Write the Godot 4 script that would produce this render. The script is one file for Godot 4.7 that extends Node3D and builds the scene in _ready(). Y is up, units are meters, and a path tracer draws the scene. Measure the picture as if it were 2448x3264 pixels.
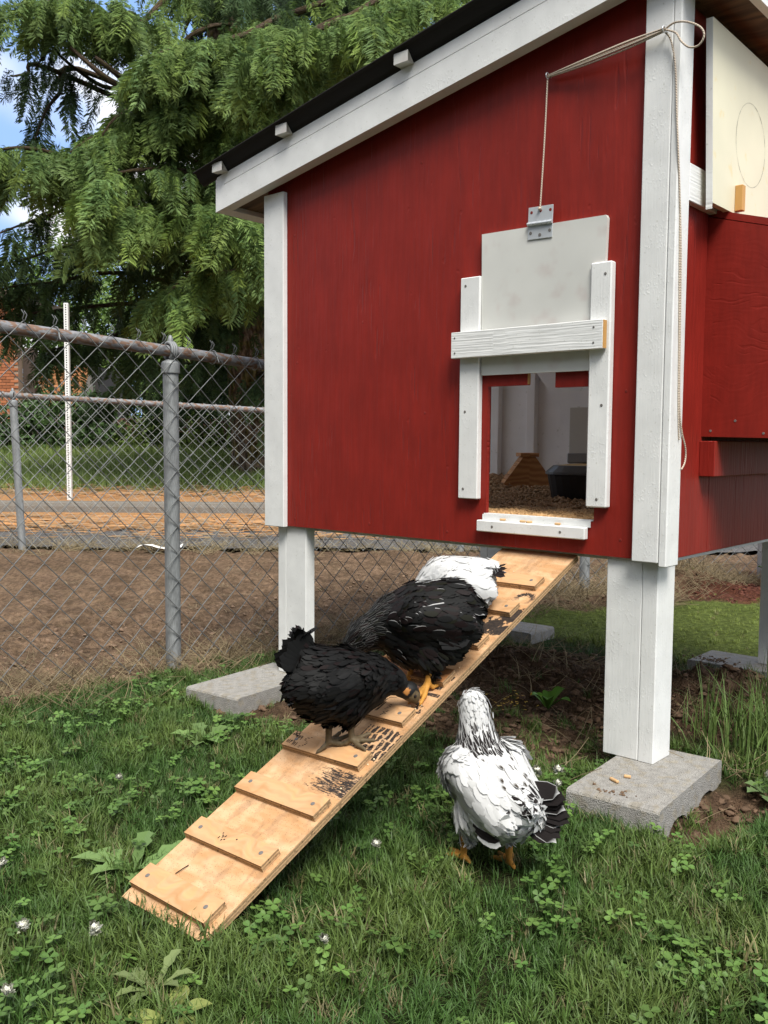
extends Node3D

# ------------------------------------------------------------------ mesh builder
class MB:
	var v := PackedVector3Array()
	var n := PackedVector3Array()
	var t := PackedVector2Array()
	var c := PackedColorArray()
	var i := PackedInt32Array()
	var col := Color(1, 1, 1)
	func vert(p: Vector3, nn: Vector3, uv: Vector2, cc: Color) -> int:
		v.append(p); n.append(nn); t.append(uv); c.append(cc)
		return v.size() - 1
	func face(a: int, b: int, d: int, nn: Vector3) -> void:
		var k := (v[b] - v[a]).cross(v[d] - v[a])
		i.append(a)
		if k.dot(nn) < 0.0:
			i.append(b); i.append(d)
		else:
			i.append(d); i.append(b)
	func tri(a: Vector3, b: Vector3, d: Vector3, nn: Vector3, ua := Vector2.ZERO, ub := Vector2.ZERO, ud := Vector2.ZERO) -> void:
		face(vert(a, nn, ua, col), vert(b, nn, ub, col), vert(d, nn, ud, col), nn)
	func uvof(p: Vector3, nn: Vector3) -> Vector2:
		var a := nn.abs()
		if a.x >= a.y and a.x >= a.z:
			return Vector2(p.z, -p.y)
		if a.y >= a.z:
			return Vector2(p.x, p.z)
		return Vector2(p.x, -p.y)
	func quad(a: Vector3, b: Vector3, d: Vector3, e: Vector3, nn: Vector3) -> void:
		var q := vert(a, nn, uvof(a, nn), col)
		var r := vert(b, nn, uvof(b, nn), col)
		var s := vert(d, nn, uvof(d, nn), col)
		var w := vert(e, nn, uvof(e, nn), col)
		face(q, r, s, nn)
		face(q, s, w, nn)
	# box between corners lo and hi with chamfered edges
	func box(lo: Vector3, hi: Vector3, ch := 0.0, xf := Transform3D.IDENTITY) -> void:
		var m := (lo + hi) / 2.0
		var h := (hi - lo).abs() / 2.0
		ch = minf(ch, minf(h.x, minf(h.y, h.z)) * 0.45)
		for ax in 3:
			for sg in [-1.0, 1.0]:
				var nn := Vector3.ZERO
				nn[ax] = sg
				var b1 := (ax + 1) % 3
				var b2 := (ax + 2) % 3
				var ps: Array[Vector3] = []
				for q in [[-1, -1], [1, -1], [1, 1], [-1, 1]]:
					var p := Vector3.ZERO
					p[ax] = sg * h[ax]
					p[b1] = q[0] * (h[b1] - ch)
					p[b2] = q[1] * (h[b2] - ch)
					ps.append(p)
				_bq(ps, nn, m, xf)
				if ch > 0.0:
					for s2 in [-1.0, 1.0]:
						# edge chamfer between ax face and b1 face (each pair once)
						var n2 := Vector3.ZERO
						n2[ax] = sg
						n2[b1] = s2
						var es: Array[Vector3] = []
						for q in [[0, -1], [0, 1], [1, 1], [1, -1]]:
							var p := Vector3.ZERO
							p[ax] = sg * (h[ax] - (ch if q[0] == 1 else 0.0))
							p[b1] = s2 * (h[b1] - (0.0 if q[0] == 1 else ch))
							p[b2] = q[1] * (h[b2] - ch)
							es.append(p)
						_bq(es, n2.normalized(), m, xf)
		if ch > 0.0:
			for sx in [-1.0, 1.0]:
				for sy in [-1.0, 1.0]:
					for sz in [-1.0, 1.0]:
						var s := Vector3(sx, sy, sz)
						var a := Vector3(sx * h.x, sy * (h.y - ch), sz * (h.z - ch)) + m
						var b := Vector3(sx * (h.x - ch), sy * h.y, sz * (h.z - ch)) + m
						var d := Vector3(sx * (h.x - ch), sy * (h.y - ch), sz * h.z) + m
						tri(xf * a, xf * b, xf * d, (xf.basis * s).normalized())
	func _bq(ps: Array[Vector3], nn: Vector3, m: Vector3, xf: Transform3D) -> void:
		var wn := (xf.basis * nn).normalized()
		var ids := []
		for p in ps:
			ids.append(vert(xf * (p + m), wn, uvof(p + m, nn), col))
		face(ids[0], ids[1], ids[2], wn)
		face(ids[0], ids[2], ids[3], wn)
	# swept tube with a radius per point
	func tube(pts: Array, rad: Array, sides := 6, cap := true, c0 := Color(-1, 0, 0), c1 := Color(-1, 0, 0)) -> void:
		var cnt := pts.size()
		var base := v.size()
		var up := Vector3(0.13, 1, 0.21).normalized()
		var len := 0.0
		var prev := Vector3.ZERO
		for k in cnt:
			var p: Vector3 = pts[k]
			var d: Vector3 = (pts[mini(k + 1, cnt - 1)] - pts[maxi(k - 1, 0)])
			d = d.normalized()
			if k == 0 and absf(d.dot(up)) > 0.9:
				up = Vector3(1, 0.1, 0.2).normalized()
			var x := d.cross(up).normalized() if k == 0 else (prev - d * prev.dot(d)).normalized()
			prev = x
			var y := d.cross(x).normalized()
			if k > 0:
				len += p.distance_to(pts[k - 1])
			var cc := col
			if c0.r >= 0.0:
				cc = c0.lerp(c1, float(k) / maxf(1.0, cnt - 1))
			for s in sides + 1:
				var an := TAU * s / sides
				var o := x * cos(an) + y * sin(an)
				vert(p + o * float(rad[k] if rad.size() > 1 else rad[0]), o, Vector2(float(s) / sides, len), cc)
		for k in cnt - 1:
			for s in sides:
				var a := base + k * (sides + 1) + s
				var b := a + sides + 1
				var nn := n[a] + n[a + 1]
				face(a, a + 1, b + 1, nn)
				face(a, b + 1, b, nn)
		if cap:
			for e in [0, cnt - 1]:
				var dd: Vector3 = (pts[0] - pts[1]) if e == 0 else (pts[cnt - 1] - pts[cnt - 2])
				dd = dd.normalized()
				var m: int = vert(pts[e], dd, Vector2.ZERO, c[base + e * (sides + 1)])
				for s in sides:
					var a: int = base + e * (sides + 1) + s
					var q := vert(v[a], dd, Vector2(0.1, 0), c[a])
					var r := vert(v[a + 1], dd, Vector2(0, 0.1), c[a])
					face(m, q, r, dd)
	# lathe about the y axis: profile of Vector2(radius, y)
	func lathe(prof: Array, sides := 16, xf := Transform3D.IDENTITY) -> void:
		var base := v.size()
		for k in prof.size():
			var a: Vector2 = prof[maxi(k - 1, 0)]
			var b: Vector2 = prof[mini(k + 1, prof.size() - 1)]
			var d := (b - a).normalized()
			for s in sides + 1:
				var an := TAU * s / sides
				var o := Vector3(cos(an), 0, sin(an))
				var nn := (o * d.y + Vector3(0, -d.x, 0)).normalized()
				vert(xf * (o * prof[k].x + Vector3(0, prof[k].y, 0)), (xf.basis * nn).normalized(), Vector2(float(s) / sides, prof[k].y), col)
		for k in prof.size() - 1:
			for s in sides:
				var a := base + k * (sides + 1) + s
				var b := a + sides + 1
				face(a, a + 1, b + 1, n[a] + n[b])
				face(a, b + 1, b, n[a] + n[b])
	# prism: polygon in the xy plane (counter-clockwise), from z0 to z1; sides listed in skip are left open
	func prism(poly: PackedVector2Array, z0: float, z1: float, xf := Transform3D.IDENTITY, skip := []) -> void:
		var ix := Geometry2D.triangulate_polygon(poly)
		for s in [[z1, 1.0], [z0, -1.0]]:
			var nn := (xf.basis * Vector3(0, 0, s[1])).normalized()
			var base := v.size()
			for q in poly:
				vert(xf * Vector3(q.x, q.y, s[0]), nn, Vector2(q.x, -q.y), col)
			for k in ix.size() / 3:
				face(base + ix[k * 3], base + ix[k * 3 + 1], base + ix[k * 3 + 2], nn)
		var area := 0.0
		for k in poly.size():
			area += poly[k].cross(poly[(k + 1) % poly.size()])
		for k in poly.size():
			if k in skip:
				continue
			var a := poly[k]
			var b := poly[(k + 1) % poly.size()]
			var e := (b - a).normalized() * signf(area)
			var nn := Vector3(e.y, -e.x, 0)
			var wn := (xf.basis * nn).normalized()
			var l := a.distance_to(b)
			var q0 := vert(xf * Vector3(a.x, a.y, z0), wn, Vector2(0, z0), col)
			var q1 := vert(xf * Vector3(b.x, b.y, z0), wn, Vector2(l, z0), col)
			var q2 := vert(xf * Vector3(b.x, b.y, z1), wn, Vector2(l, z1), col)
			var q3 := vert(xf * Vector3(a.x, a.y, z1), wn, Vector2(0, z1), col)
			face(q0, q1, q2, wn)
			face(q0, q2, q3, wn)
	func mesh(into: ArrayMesh = null) -> ArrayMesh:
		var m := ArrayMesh.new() if into == null else into
		if v.size() == 0:
			return m
		var a := []
		a.resize(Mesh.ARRAY_MAX)
		a[Mesh.ARRAY_VERTEX] = v
		a[Mesh.ARRAY_NORMAL] = n
		a[Mesh.ARRAY_TEX_UV] = t
		a[Mesh.ARRAY_COLOR] = c
		a[Mesh.ARRAY_INDEX] = i
		m.add_surface_from_arrays(Mesh.PRIMITIVE_TRIANGLES, a)
		return m

# ------------------------------------------------------------------ scene helpers
var M := {}
var rng := RandomNumberGenerator.new()
var nz := FastNoiseLite.new()
var nz2 := FastNoiseLite.new()

func root(called: String, label: String, category: String, at := Vector3.ZERO, group := "") -> Node3D:
	var o := Node3D.new()
	o.name = called
	add_child(o, true)
	o.position = at
	tag(o, label, category, group)
	return o

func tag(o: Node, label: String, category := "", group := "", kind := "") -> Node:
	if label: o.set_meta("label", label)
	if category: o.set_meta("category", category)
	if group: o.set_meta("group", group)
	if kind: o.set_meta("kind", kind)
	return o

# a mesh given in world coordinates, as a part of parent (or a top-level object)
func part(called: String, mesh: Mesh, mat, parent: Node = null, at = null) -> MeshInstance3D:
	var o := MeshInstance3D.new()
	o.name = called
	o.mesh = mesh
	if mat is Array:
		for k in mat.size():
			mesh.surface_set_material(k, mat[k])
	elif mat:
		o.material_override = mat
	if parent == null:
		add_child(o, true)
		if at != null: o.position = at
	else:
		parent.add_child(o, true)
		o.position = at if at != null else -origin_of(parent)
	return o

func origin_of(p: Node) -> Vector3:
	var s := Vector3.ZERO
	while p is Node3D and p != self:
		s += p.position
		p = p.get_parent()
	return s

func bx(called: String, lo: Vector3, hi: Vector3, mat, parent: Node, ch := 0.0012) -> MeshInstance3D:
	var b := MB.new()
	b.box(Vector3(minf(lo.x, hi.x), minf(lo.y, hi.y), minf(lo.z, hi.z)), Vector3(maxf(lo.x, hi.x), maxf(lo.y, hi.y), maxf(lo.z, hi.z)), ch)
	return part(called, b.mesh(), mat, parent)

func multi(called: String, mesh: Mesh, mat: Material, xfs: Array, cols: Array, parent: Node = null) -> MultiMeshInstance3D:
	var mm := MultiMesh.new()
	mm.transform_format = MultiMesh.TRANSFORM_3D
	mm.use_colors = cols.size() > 0
	mm.mesh = mesh
	mm.instance_count = xfs.size()
	for k in xfs.size():
		mm.set_instance_transform(k, xfs[k])
		if cols.size() > 0:
			mm.set_instance_color(k, cols[k])
	var o := MultiMeshInstance3D.new()
	o.name = called
	o.multimesh = mm
	o.material_override = mat
	o.set_meta("kind", "stuff")
	if parent == null:
		add_child(o, true)
	else:
		parent.add_child(o, true)
		o.position = -origin_of(parent)
	return o

func lin(r: float, g: float, b: float) -> Color:
	return Color(r, g, b).linear_to_srgb()

func mat(c: Color, rough := 0.8, spec := 0.5, metal := 0.0) -> StandardMaterial3D:
	var m := StandardMaterial3D.new()
	m.albedo_color = c
	m.roughness = rough
	m.metallic = metal
	m.metallic_specular = spec
	return m

func vmat(rough := 0.8, spec := 0.5) -> StandardMaterial3D:
	var m := mat(Color(1, 1, 1), rough, spec)
	m.vertex_color_use_as_albedo = true
	return m

func tex(im: Image) -> ImageTexture:
	return ImageTexture.create_from_image(im)

# grey image from a function of (u, v) in 0..1
func grey(w: int, h: int, f: Callable) -> Image:
	var d := PackedByteArray()
	d.resize(w * h)
	for y in h:
		for x in w:
			d[y * w + x] = int(clampf(f.call(float(x) / w, float(y) / h), 0.0, 1.0) * 255.0)
	return Image.create_from_data(w, h, false, Image.FORMAT_L8, d)

func rgbimg(w: int, h: int, f: Callable) -> Image:
	var d := PackedByteArray()
	d.resize(w * h * 3)
	for y in h:
		for x in w:
			var c: Color = f.call(float(x) / w, float(y) / h)
			var k := (y * w + x) * 3
			d[k] = int(clampf(c.r, 0, 1) * 255.0)
			d[k + 1] = int(clampf(c.g, 0, 1) * 255.0)
			d[k + 2] = int(clampf(c.b, 0, 1) * 255.0)
	return Image.create_from_data(w, h, false, Image.FORMAT_RGB8, d)

func relief(m: StandardMaterial3D, im: Image, cm: float) -> void:
	m.heightmap_enabled = true
	m.heightmap_texture = tex(im)
	m.heightmap_scale = cm

# tiling fbm on a torus would be costly; noise with wrap by blending two offsets
func nn2(u: float, v: float, fx: float, fy: float, off := 0.0) -> float:
	return nz.get_noise_2d(u * fx + off, v * fy + off * 0.7)

func _ready() -> void:
	rng.seed = 7
	nz.seed = 3
	nz.noise_type = FastNoiseLite.TYPE_SIMPLEX
	nz.frequency = 1.0
	nz.fractal_octaves = 3
	nz2.seed = 11
	nz2.noise_type = FastNoiseLite.TYPE_SIMPLEX
	nz2.frequency = 1.0
	nz2.fractal_octaves = 5
	make_view()
	make_materials()
	make_ground()
	make_coop()
	make_blocks()
	make_ramp()
	make_cord()
	make_inside()
	make_fences()
	make_street()
	make_trees()
	make_hens()
	make_lawn()
	make_small()

# ------------------------------------------------------------------ camera, sky, sun
func make_view() -> void:
	var cam := Camera3D.new()
	cam.name = "camera"
	add_child(cam)
	cam.position = Vector3(0.86237, 0.77806, 1.93363)
	cam.rotation_order = EULER_ORDER_YXZ
	cam.rotation = Vector3(-0.074752, 0.723243, 0.0070613)
	cam.fov = 58.2571
	cam.near = 0.03
	cam.far = 600.0
	var we := WorldEnvironment.new()
	we.name = "world_environment"
	var e := Environment.new()
	e.background_mode = Environment.BG_SKY
	e.tonemap_mode = Environment.TONE_MAPPER_LINEAR
	e.tonemap_exposure = 1.53
	e.sdfgi_enabled = true
	e.ssao_enabled = true
	e.ssil_enabled = true
	var sky := Sky.new()
	var pm := PanoramaSkyMaterial.new()
	pm.panorama = tex(sky_image())
	sky.sky_material = pm
	e.sky = sky
	we.environment = e
	add_child(we)
	var sun := DirectionalLight3D.new()
	sun.name = "sun"
	sun.light_energy = 1.05
	sun.light_color = Color(1.0, 0.985, 0.95)
	sun.light_angular_distance = 24.0
	sun.shadow_enabled = true
	add_child(sun)
	sun.look_at_from_position(Vector3(0.66, 1.12, 0.46), Vector3.ZERO)

func sky_image() -> Image:
	var w := 768
	var h := 384
	var cn := FastNoiseLite.new()
	cn.seed = 21
	cn.noise_type = FastNoiseLite.TYPE_SIMPLEX
	cn.frequency = 1.0
	cn.fractal_octaves = 5
	cn.fractal_gain = 0.52
	var d := PackedFloat32Array()
	d.resize(w * h * 3)
	for y in h:
		var el := (0.5 - (y + 0.5) / h) * PI
		for x in w:
			var az := ((x + 0.5) / w) * TAU
			var k := (y * w + x) * 3
			var sh := maxf(sin(el), 0.0)
			var blue := Color(0.40, 0.56, 0.82).lerp(Color(0.13, 0.29, 0.68), pow(sh, 0.55))
			# cloud field on a flat layer seen from below
			var dir := Vector3(cos(az) * cos(el), sh, sin(az) * cos(el))
			var q := dir / (sh + 0.28) * 0.9
			var f := cn.get_noise_3d(q.x + 4.1, 0.3, q.z + 0.9) + 0.25 * cn.get_noise_2d(q.x * 3.1, q.z * 3.1 + 7.0)
			var cov := smoothstep(-0.34, 0.06, f)
			var lum := 0.86 - 0.16 * smoothstep(0.1, 0.6, f)
			var c := blue.lerp(Color(lum, lum * 1.0, lum * 1.01), cov)
			if el < 0.0:
				c = Color(0.2, 0.22, 0.18)
			d[k] = c.r
			d[k + 1] = c.g
			d[k + 2] = c.b
	return Image.create_from_data(w, h, false, Image.FORMAT_RGBF, d.to_byte_array())

# ------------------------------------------------------------------ materials
func make_materials() -> void:
	# rough sawn plywood siding under dark red paint: grain runs along v
	var gr := grey(800, 640, func(u: float, v: float) -> float:
		var g := nn2(u, v, 90.0, 4.2) * 0.35 + nn2(u, v, 210.0, 11.0, 5.0) * 0.2
		var crack := smoothstep(0.42, 0.62, nn2(u, v, 80.0, 4.0, 31.0)) * smoothstep(-0.1, 0.35, nn2(u, v, 7.0, 3.0, 77.0))
		var k0 := nn2(u, v, 17.0, 14.0, 13.0)
		var knot := k0 * 0.12 - 0.3 * smoothstep(0.8, 0.88, k0)
		return 0.62 + g * 0.5 + knot - crack * 0.65)
	M.red = mat(lin(0.26, 0.0185, 0.0115), 0.52, 0.36)
	relief(M.red, gr, 0.2)
	M.red.albedo_texture = tex(rgbimg(256, 256, func(u: float, v: float) -> Color:
		var k := 0.94 + 0.05 * nn2(u, v, 9.0, 5.0, 9.0) + 0.04 * nn2(u, v, 70.0, 7.0, 2.0)
		return Color(k, k, k)))
	M.red.uv1_scale = Vector3(0.7, 0.7, 1)
	M.red.uv1_offset = Vector3(0, 0.3, 0)
	# the same paint with the grain running along u
	M.redh = M.red.duplicate()
	M.redh.uv1_scale = Vector3(1.35, 1.35, 1)
	M.redh.heightmap_texture = tex(grey(512, 512, func(u: float, v: float) -> float:
		var wob := nn2(u, v, 3.0, 3.0, 3.0) * 0.05
		var g := nn2(u, v + wob, 3.0, 60.0) * 0.4
		var crack := smoothstep(0.4, 0.62, nn2(u, v + wob, 4.0, 46.0, 31.0)) * smoothstep(-0.1, 0.3, nn2(u, v, 3.0, 3.0, 50.0))
		return 0.65 + g * 0.4 - crack * 0.55))
	M.redh.heightmap_scale = 0.055
	# white paint over rough lumber
	var wr := grey(512, 512, func(u: float, v: float) -> float:
		var g := nn2(u, v, 70.0, 3.0) * 0.22
		var blob := smoothstep(0.2, 0.6, nz2.get_noise_2d(u * 60.0, v * 30.0)) * smoothstep(-0.1, 0.35, nn2(u, v, 3.5, 6.0, 40.0))
		return 0.5 + g + blob * 0.45)
	M.white = mat(lin(0.80, 0.805, 0.79), 0.42, 0.5)
	relief(M.white, wr, 0.06)
	M.white.uv1_scale = Vector3(2.2, 2.2, 1)
	M.white.albedo_texture = tex(rgbimg(256, 256, func(u: float, v: float) -> Color:
		var k := 0.975 + 0.03 * nn2(u, v, 4.0, 4.0, 9.0)
		var d := smoothstep(0.62, 0.8, nz2.get_noise_2d(u * 23.0 + 5.0, v * 23.0)) * 0.12
		return Color(k - d, k - d, k - d * 1.2)))
	M.whiteh = M.white.duplicate()
	M.whiteh.heightmap_texture = tex(grey(512, 256, func(u: float, v: float) -> float:
		return 0.55 + nn2(u, v + 0.0025 * nn2(u, v, 4, 4), 1.2, 90.0) * 0.5 + nn2(u, v, 6.0, 40.0, 3.0) * 0.12))
	M.whiteh.heightmap_scale = 0.09
	M.smooth_white = mat(lin(0.70, 0.70, 0.66), 0.5)
	M.smooth_white.albedo_texture = tex(rgbimg(128, 128, func(u: float, v: float) -> Color:
		var k := 0.95 + 0.05 * nn2(u, v, 3.0, 3.0, 9.0)
		var d := smoothstep(0.25, 0.75, nz2.get_noise_2d(u * 11.0 + 2.0, v * 11.0)) * 0.06
		return Color(k - d * 0.6, k - d, k - d)))
	M.smooth_white.uv1_scale = Vector3(1, 1, 1)
	M.smooth_white.uv1_offset = Vector3(0.8, 0, 0)
	M.inner = mat(lin(0.86, 0.84, 0.84), 0.7)
	M.inner.albedo_texture = M.white.albedo_texture
	M.cream = mat(lin(0.80, 0.76, 0.56), 0.5)
	M.cream.albedo_texture = tex(rgbimg(256, 256, func(u: float, v: float) -> Color:
		var k := 0.96 + 0.04 * nn2(u, v, 3.0, 3.0, 19.0)
		var d := smoothstep(0.5, 0.75, nz2.get_noise_2d(u * 9.0 + 5.0, v * 9.0)) * 0.12
		return Color(k, k - d * 0.3, k - d)))
	M.ochre = mat(lin(0.55, 0.30, 0.09), 0.7)
	# plywood faces
	var ply := func(u: float, v: float) -> Color:
		var w := 0.05 * nn2(u, v, 2.0, 3.0, 4.0)
		var g := nn2(u + w, v, 26.0, 1.6, 8.0)
		var big := nn2(u + w * 3.0, v, 5.0, 1.5, 15.0)
		var k := 0.93 + 0.05 * g + 0.07 * big
		return Color(k, k - 0.05 * absf(big) - 0.02, k - 0.12 * absf(big) - 0.05)
	M.ply = mat(lin(0.62, 0.395, 0.225), 0.72, 0.35)
	M.ply.albedo_texture = tex(rgbimg(384, 384, ply))
	M.ply.uv1_scale = Vector3(3.0, 3.0, 1)
	M.pine = mat(lin(0.50, 0.27, 0.105), 0.7)
	M.pine.albedo_texture = tex(rgbimg(128, 256, func(u: float, v: float) -> Color:
		var g := sin((v + 0.03 * nn2(u, v, 2, 3)) * 150.0) * 0.5 + 0.5
		return Color(0.95, 0.9, 0.85).lerp(Color(0.62, 0.47, 0.36), g * 0.5)))
	M.pine.uv1_scale = Vector3(2.0, 2.0, 1)
	M.soffit = mat(lin(0.20, 0.125, 0.066), 0.7)
	M.soffit.albedo_texture = tex(rgbimg(256, 256, func(u: float, v: float) -> Color:
		var g := nn2(u, v + 0.05 * nn2(u, v, 2, 2), 2.0, 16.0, 3.0)
		var k := 0.75 + 0.3 * g
		return Color(k, k * 0.97, k * 0.93)))
	M.soffit.uv1_scale = Vector3(1.5, 1.5, 1)
	# ply edge: stripes across v (metres across 0.018)
	M.edge = mat(lin(0.62, 0.43, 0.25), 0.8, 0.3)
	M.edge.albedo_texture = tex(rgbimg(512, 64, func(u: float, v: float) -> Color:
		var s := int(v * 5.0)
		var k := [0.97, 0.82, 1.0, 0.80, 0.96][clampi(s, 0, 4)] as float
		var edge := absf(fposmod(v * 5.0, 1.0) - 0.5)
		if edge > 0.44: k *= 0.78
		k *= 0.9 + 0.16 * nz2.get_noise_2d(u * 60.0, v * 5.0)
		if nz2.get_noise_2d(u * 26.0 + 9.0, float(s) * 7.0) > 0.5: k *= 0.72
		return Color(k, k * 0.97, k * 0.93)))
	M.edge.uv1_scale = Vector3(2.0, 1.0 / 0.015, 1)
	# concrete
	M.concrete = mat(lin(0.36, 0.345, 0.32), 0.95, 0.2)
	M.concrete.albedo_texture = tex(rgbimg(384, 384, func(u: float, v: float) -> Color:
		var k := 0.93 + 0.08 * nz2.get_noise_2d(u * 9.0, v * 9.0) + 0.11 * nz2.get_noise_2d(u * 90.0, v * 90.0)
		var st := smoothstep(0.1, 0.5, nz2.get_noise_2d(u * 5.0 + 3.0, v * 5.0))
		return Color(k, k * (1.0 - 0.02 * st), k * (1.0 - 0.06 * st))))
	relief(M.concrete, grey(384, 384, func(u: float, v: float) -> float:
		return 0.6 + 0.3 * nz2.get_noise_2d(u * 70.0, v * 70.0) - 0.6 * smoothstep(0.4, 0.6, nz2.get_noise_2d(u * 45.0 + 3.0, v * 45.0))), 0.35)
	M.concrete.uv1_scale = Vector3(3.5, 3.5, 1)
	M.galv = mat(lin(0.33, 0.345, 0.35), 0.6, 0.4, 0.2)
	M.galv.albedo_texture = tex(rgbimg(128, 256, func(u: float, v: float) -> Color:
		var k := 0.88 + 0.10 * nz2.get_noise_2d(u * 3.0, v * 3.0) + 0.10 * nz2.get_noise_2d(u * 30.0, v * 30.0)
		return Color(k, k, k)))
	M.rail = mat(Color(1, 1, 1), 0.7, 0.4, 0.1)
	M.rail.albedo_texture = tex(rgbimg(256, 512, func(u: float, v: float) -> Color:
		var k := 0.5 + 0.10 * nz2.get_noise_2d(u * 7.0, v * 30.0)
		var base := Color(k, k * 1.0, k * 1.02)
		var r := smoothstep(0.0, 0.3, nz2.get_noise_2d(u * 4.0 + 20.0, v * 16.0) + 0.02)
		return base.lerp(Color(0.47, 0.33, 0.24), r * 0.7)))
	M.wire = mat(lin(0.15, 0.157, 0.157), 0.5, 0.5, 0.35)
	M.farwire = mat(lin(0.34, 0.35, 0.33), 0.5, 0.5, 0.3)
	M.zinc = mat(lin(0.62, 0.65, 0.68), 0.3, 0.5, 0.35)
	M.screw = mat(lin(0.16, 0.15, 0.14), 0.6, 0.4, 0.1)
	M.black = mat(lin(0.012, 0.012, 0.013), 0.4)
	M.roof = mat(lin(0.028, 0.026, 0.026), 0.8, 0.3)
	M.rope = mat(lin(0.56, 0.47, 0.38), 0.9, 0.2)
	relief(M.rope, grey(64, 64, func(u: float, v: float) -> float:
		return 0.5 + 0.5 * sin((u * 2.0 + v * 6.0) * TAU)), 0.1)
	M.rope.uv1_scale = Vector3(1, 30, 1)
	M.vcol = vmat(0.85, 0.3)
	M.leaf = vmat(0.55, 0.4)
	M.leaf.backlight_enabled = true
	M.leaf.backlight = Color(0.35, 0.35, 0.35)
	M.needle = vmat(0.6, 0.3)
	M.needle.backlight_enabled = true
	M.needle.backlight = Color(0.5, 0.5, 0.5)
	M.bark = mat(lin(0.20, 0.145, 0.105), 0.95, 0.2)
	M.bark.albedo_texture = tex(rgbimg(128, 256, func(u: float, v: float) -> Color:
		var k := 0.8 + 0.4 * nn2(u, v, 12.0, 5.0)
		var moss := smoothstep(0.0, 0.4, nn2(u, v, 4.0, 3.0, 8.0)) * 0.5
		return Color(k, k, k).lerp(Color(k * 0.95, k * 1.05, k * 0.55), moss)))
	relief(M.bark, grey(128, 256, func(u: float, v: float) -> float:
		return 0.5 + 0.6 * nn2(u, v, 14.0, 5.0)), 3.0)
	M.bark.uv1_scale = Vector3(2, 1, 1)

func soil_image(base: Color, spread: float, fr: float) -> Image:
	return rgbimg(512, 512, func(u: float, v: float) -> Color:
		var k := 1.0 + spread * nz2.get_noise_2d(u * fr, v * fr) + spread * 0.6 * nz2.get_noise_2d(u * fr * 6.0, v * fr * 6.0 + 4.0)
		return Color(base.r * k, base.g * k, base.b * k))

# ------------------------------------------------------------------ ground
const SF := Vector3(-0.6618, 0, -0.7497)      # across the street
const SR := Vector3(0.7497, 0, -0.6618)       # along the street
const S0 := Vector3(0.86237, 0, 1.93363)

func street(along: float, y: float, across: float) -> Vector3:
	return S0 + SR * along + SF * across + Vector3(0, y, 0)

func fence_x(z: float) -> float:
	if z > -2.435:
		return -1.775 - 0.087 * (z - 0.05)
	return -1.56 + (-2.435 - z) * 0.5

# 0 lawn .. 1 bare soil
func soil_at(x: float, z: float) -> float:
	var w := 0.07 * nz.get_noise_2d(x * 2.6, z * 2.6) + 0.03 * nz.get_noise_2d(x * 9.0, z * 9.0)
	var s := 0.0
	s = maxf(s, smoothstep(0.10, -0.06, x - fence_x(z) + w * 1.2 - 0.10))
	var ex := (x + 0.62) / 0.54
	var ez := (z + 0.44) / 0.54
	s = maxf(s, 0.94 * smoothstep(1.15, 0.8, sqrt(ex * ex + ez * ez) + w * 3.0))
	ex = (x + 0.18) / 0.22
	ez = (z + 0.66) / 0.30
	s = maxf(s, smoothstep(1.2, 0.85, sqrt(ex * ex + ez * ez) + w * 3.0))
	ex = (x - 0.14) / 0.085
	ez = (z - 0.02) / 0.2
	s = maxf(s, smoothstep(1.25, 0.85, sqrt(ex * ex + ez * ez) + w * 2.0))
	ex = (x + 1.12) / 0.2
	ez = (z - 0.2) / 0.12
	s = maxf(s, 0.9 * smoothstep(1.2, 0.7, sqrt(ex * ex + ez * ez) + w * 3.0))
	# back edge of the lawn: mulch and soil by the rear fence
	var k := (x + 1.3) * 0.83 - (z + 1.9) * -0.555
	s = maxf(s, smoothstep(0.05, -0.1, k + w * 1.5))
	return clampf(s, 0.0, 1.0)

func height_at(x: float, z: float) -> float:
	var s := soil_at(x, z)
	var y := 0.006 * nz.get_noise_2d(x * 1.7, z * 1.7)
	y += s * (0.014 * nz.get_noise_2d(x * 17.0, z * 17.0) + 0.022 * nz.get_noise_2d(x * 4.0 + 9.0, z * 4.0))
	var m1 := Vector2((x + 0.17) / 0.2, (z + 0.72) / 0.26).length()
	y += 0.11 * exp(-m1 * m1) * (1.0 + 0.35 * nz.get_noise_2d(x * 12.0, z * 12.0))
	var m2 := Vector2((x + 0.82) / 0.34, (z + 0.72) / 0.28).length()
	y += 0.05 * exp(-m2 * m2) * (1.0 + 0.4 * nz.get_noise_2d(x * 12.0, z * 12.0))
	var m3 := Vector2((x - 0.15) / 0.06, (z - 0.03) / 0.17).length()
	y -= 0.062 * exp(-m3 * m3)
	var m4 := Vector2((x + 1.05) / 0.12, (z - 0.17) / 0.08).length()
	y += 0.02 * exp(-m4 * m4)
	var m5 := Vector2((x + 1.3) / 0.22, (z + 3.0) / 0.16).length()
	y += 0.12 * exp(-m5 * m5)
	var across := (Vector3(x, 0, z) - S0).dot(SF)
	y -= 0.09 * smoothstep(6.5, 7.0, across)
	return y

func axis_steps(lo: float, hi: float, step: float, far: float) -> PackedFloat32Array:
	var a := PackedFloat32Array()
	var down := []
	var s := step
	var p := lo
	while p > -far:
		s *= 1.13
		p -= s
		down.append(p)
	down.reverse()
	for q in down: a.append(q)
	p = lo
	while p < hi:
		a.append(p)
		p += step
	s = step
	while p < far:
		a.append(p)
		s *= 1.13
		p += s
	a.append(p)
	return a

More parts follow.
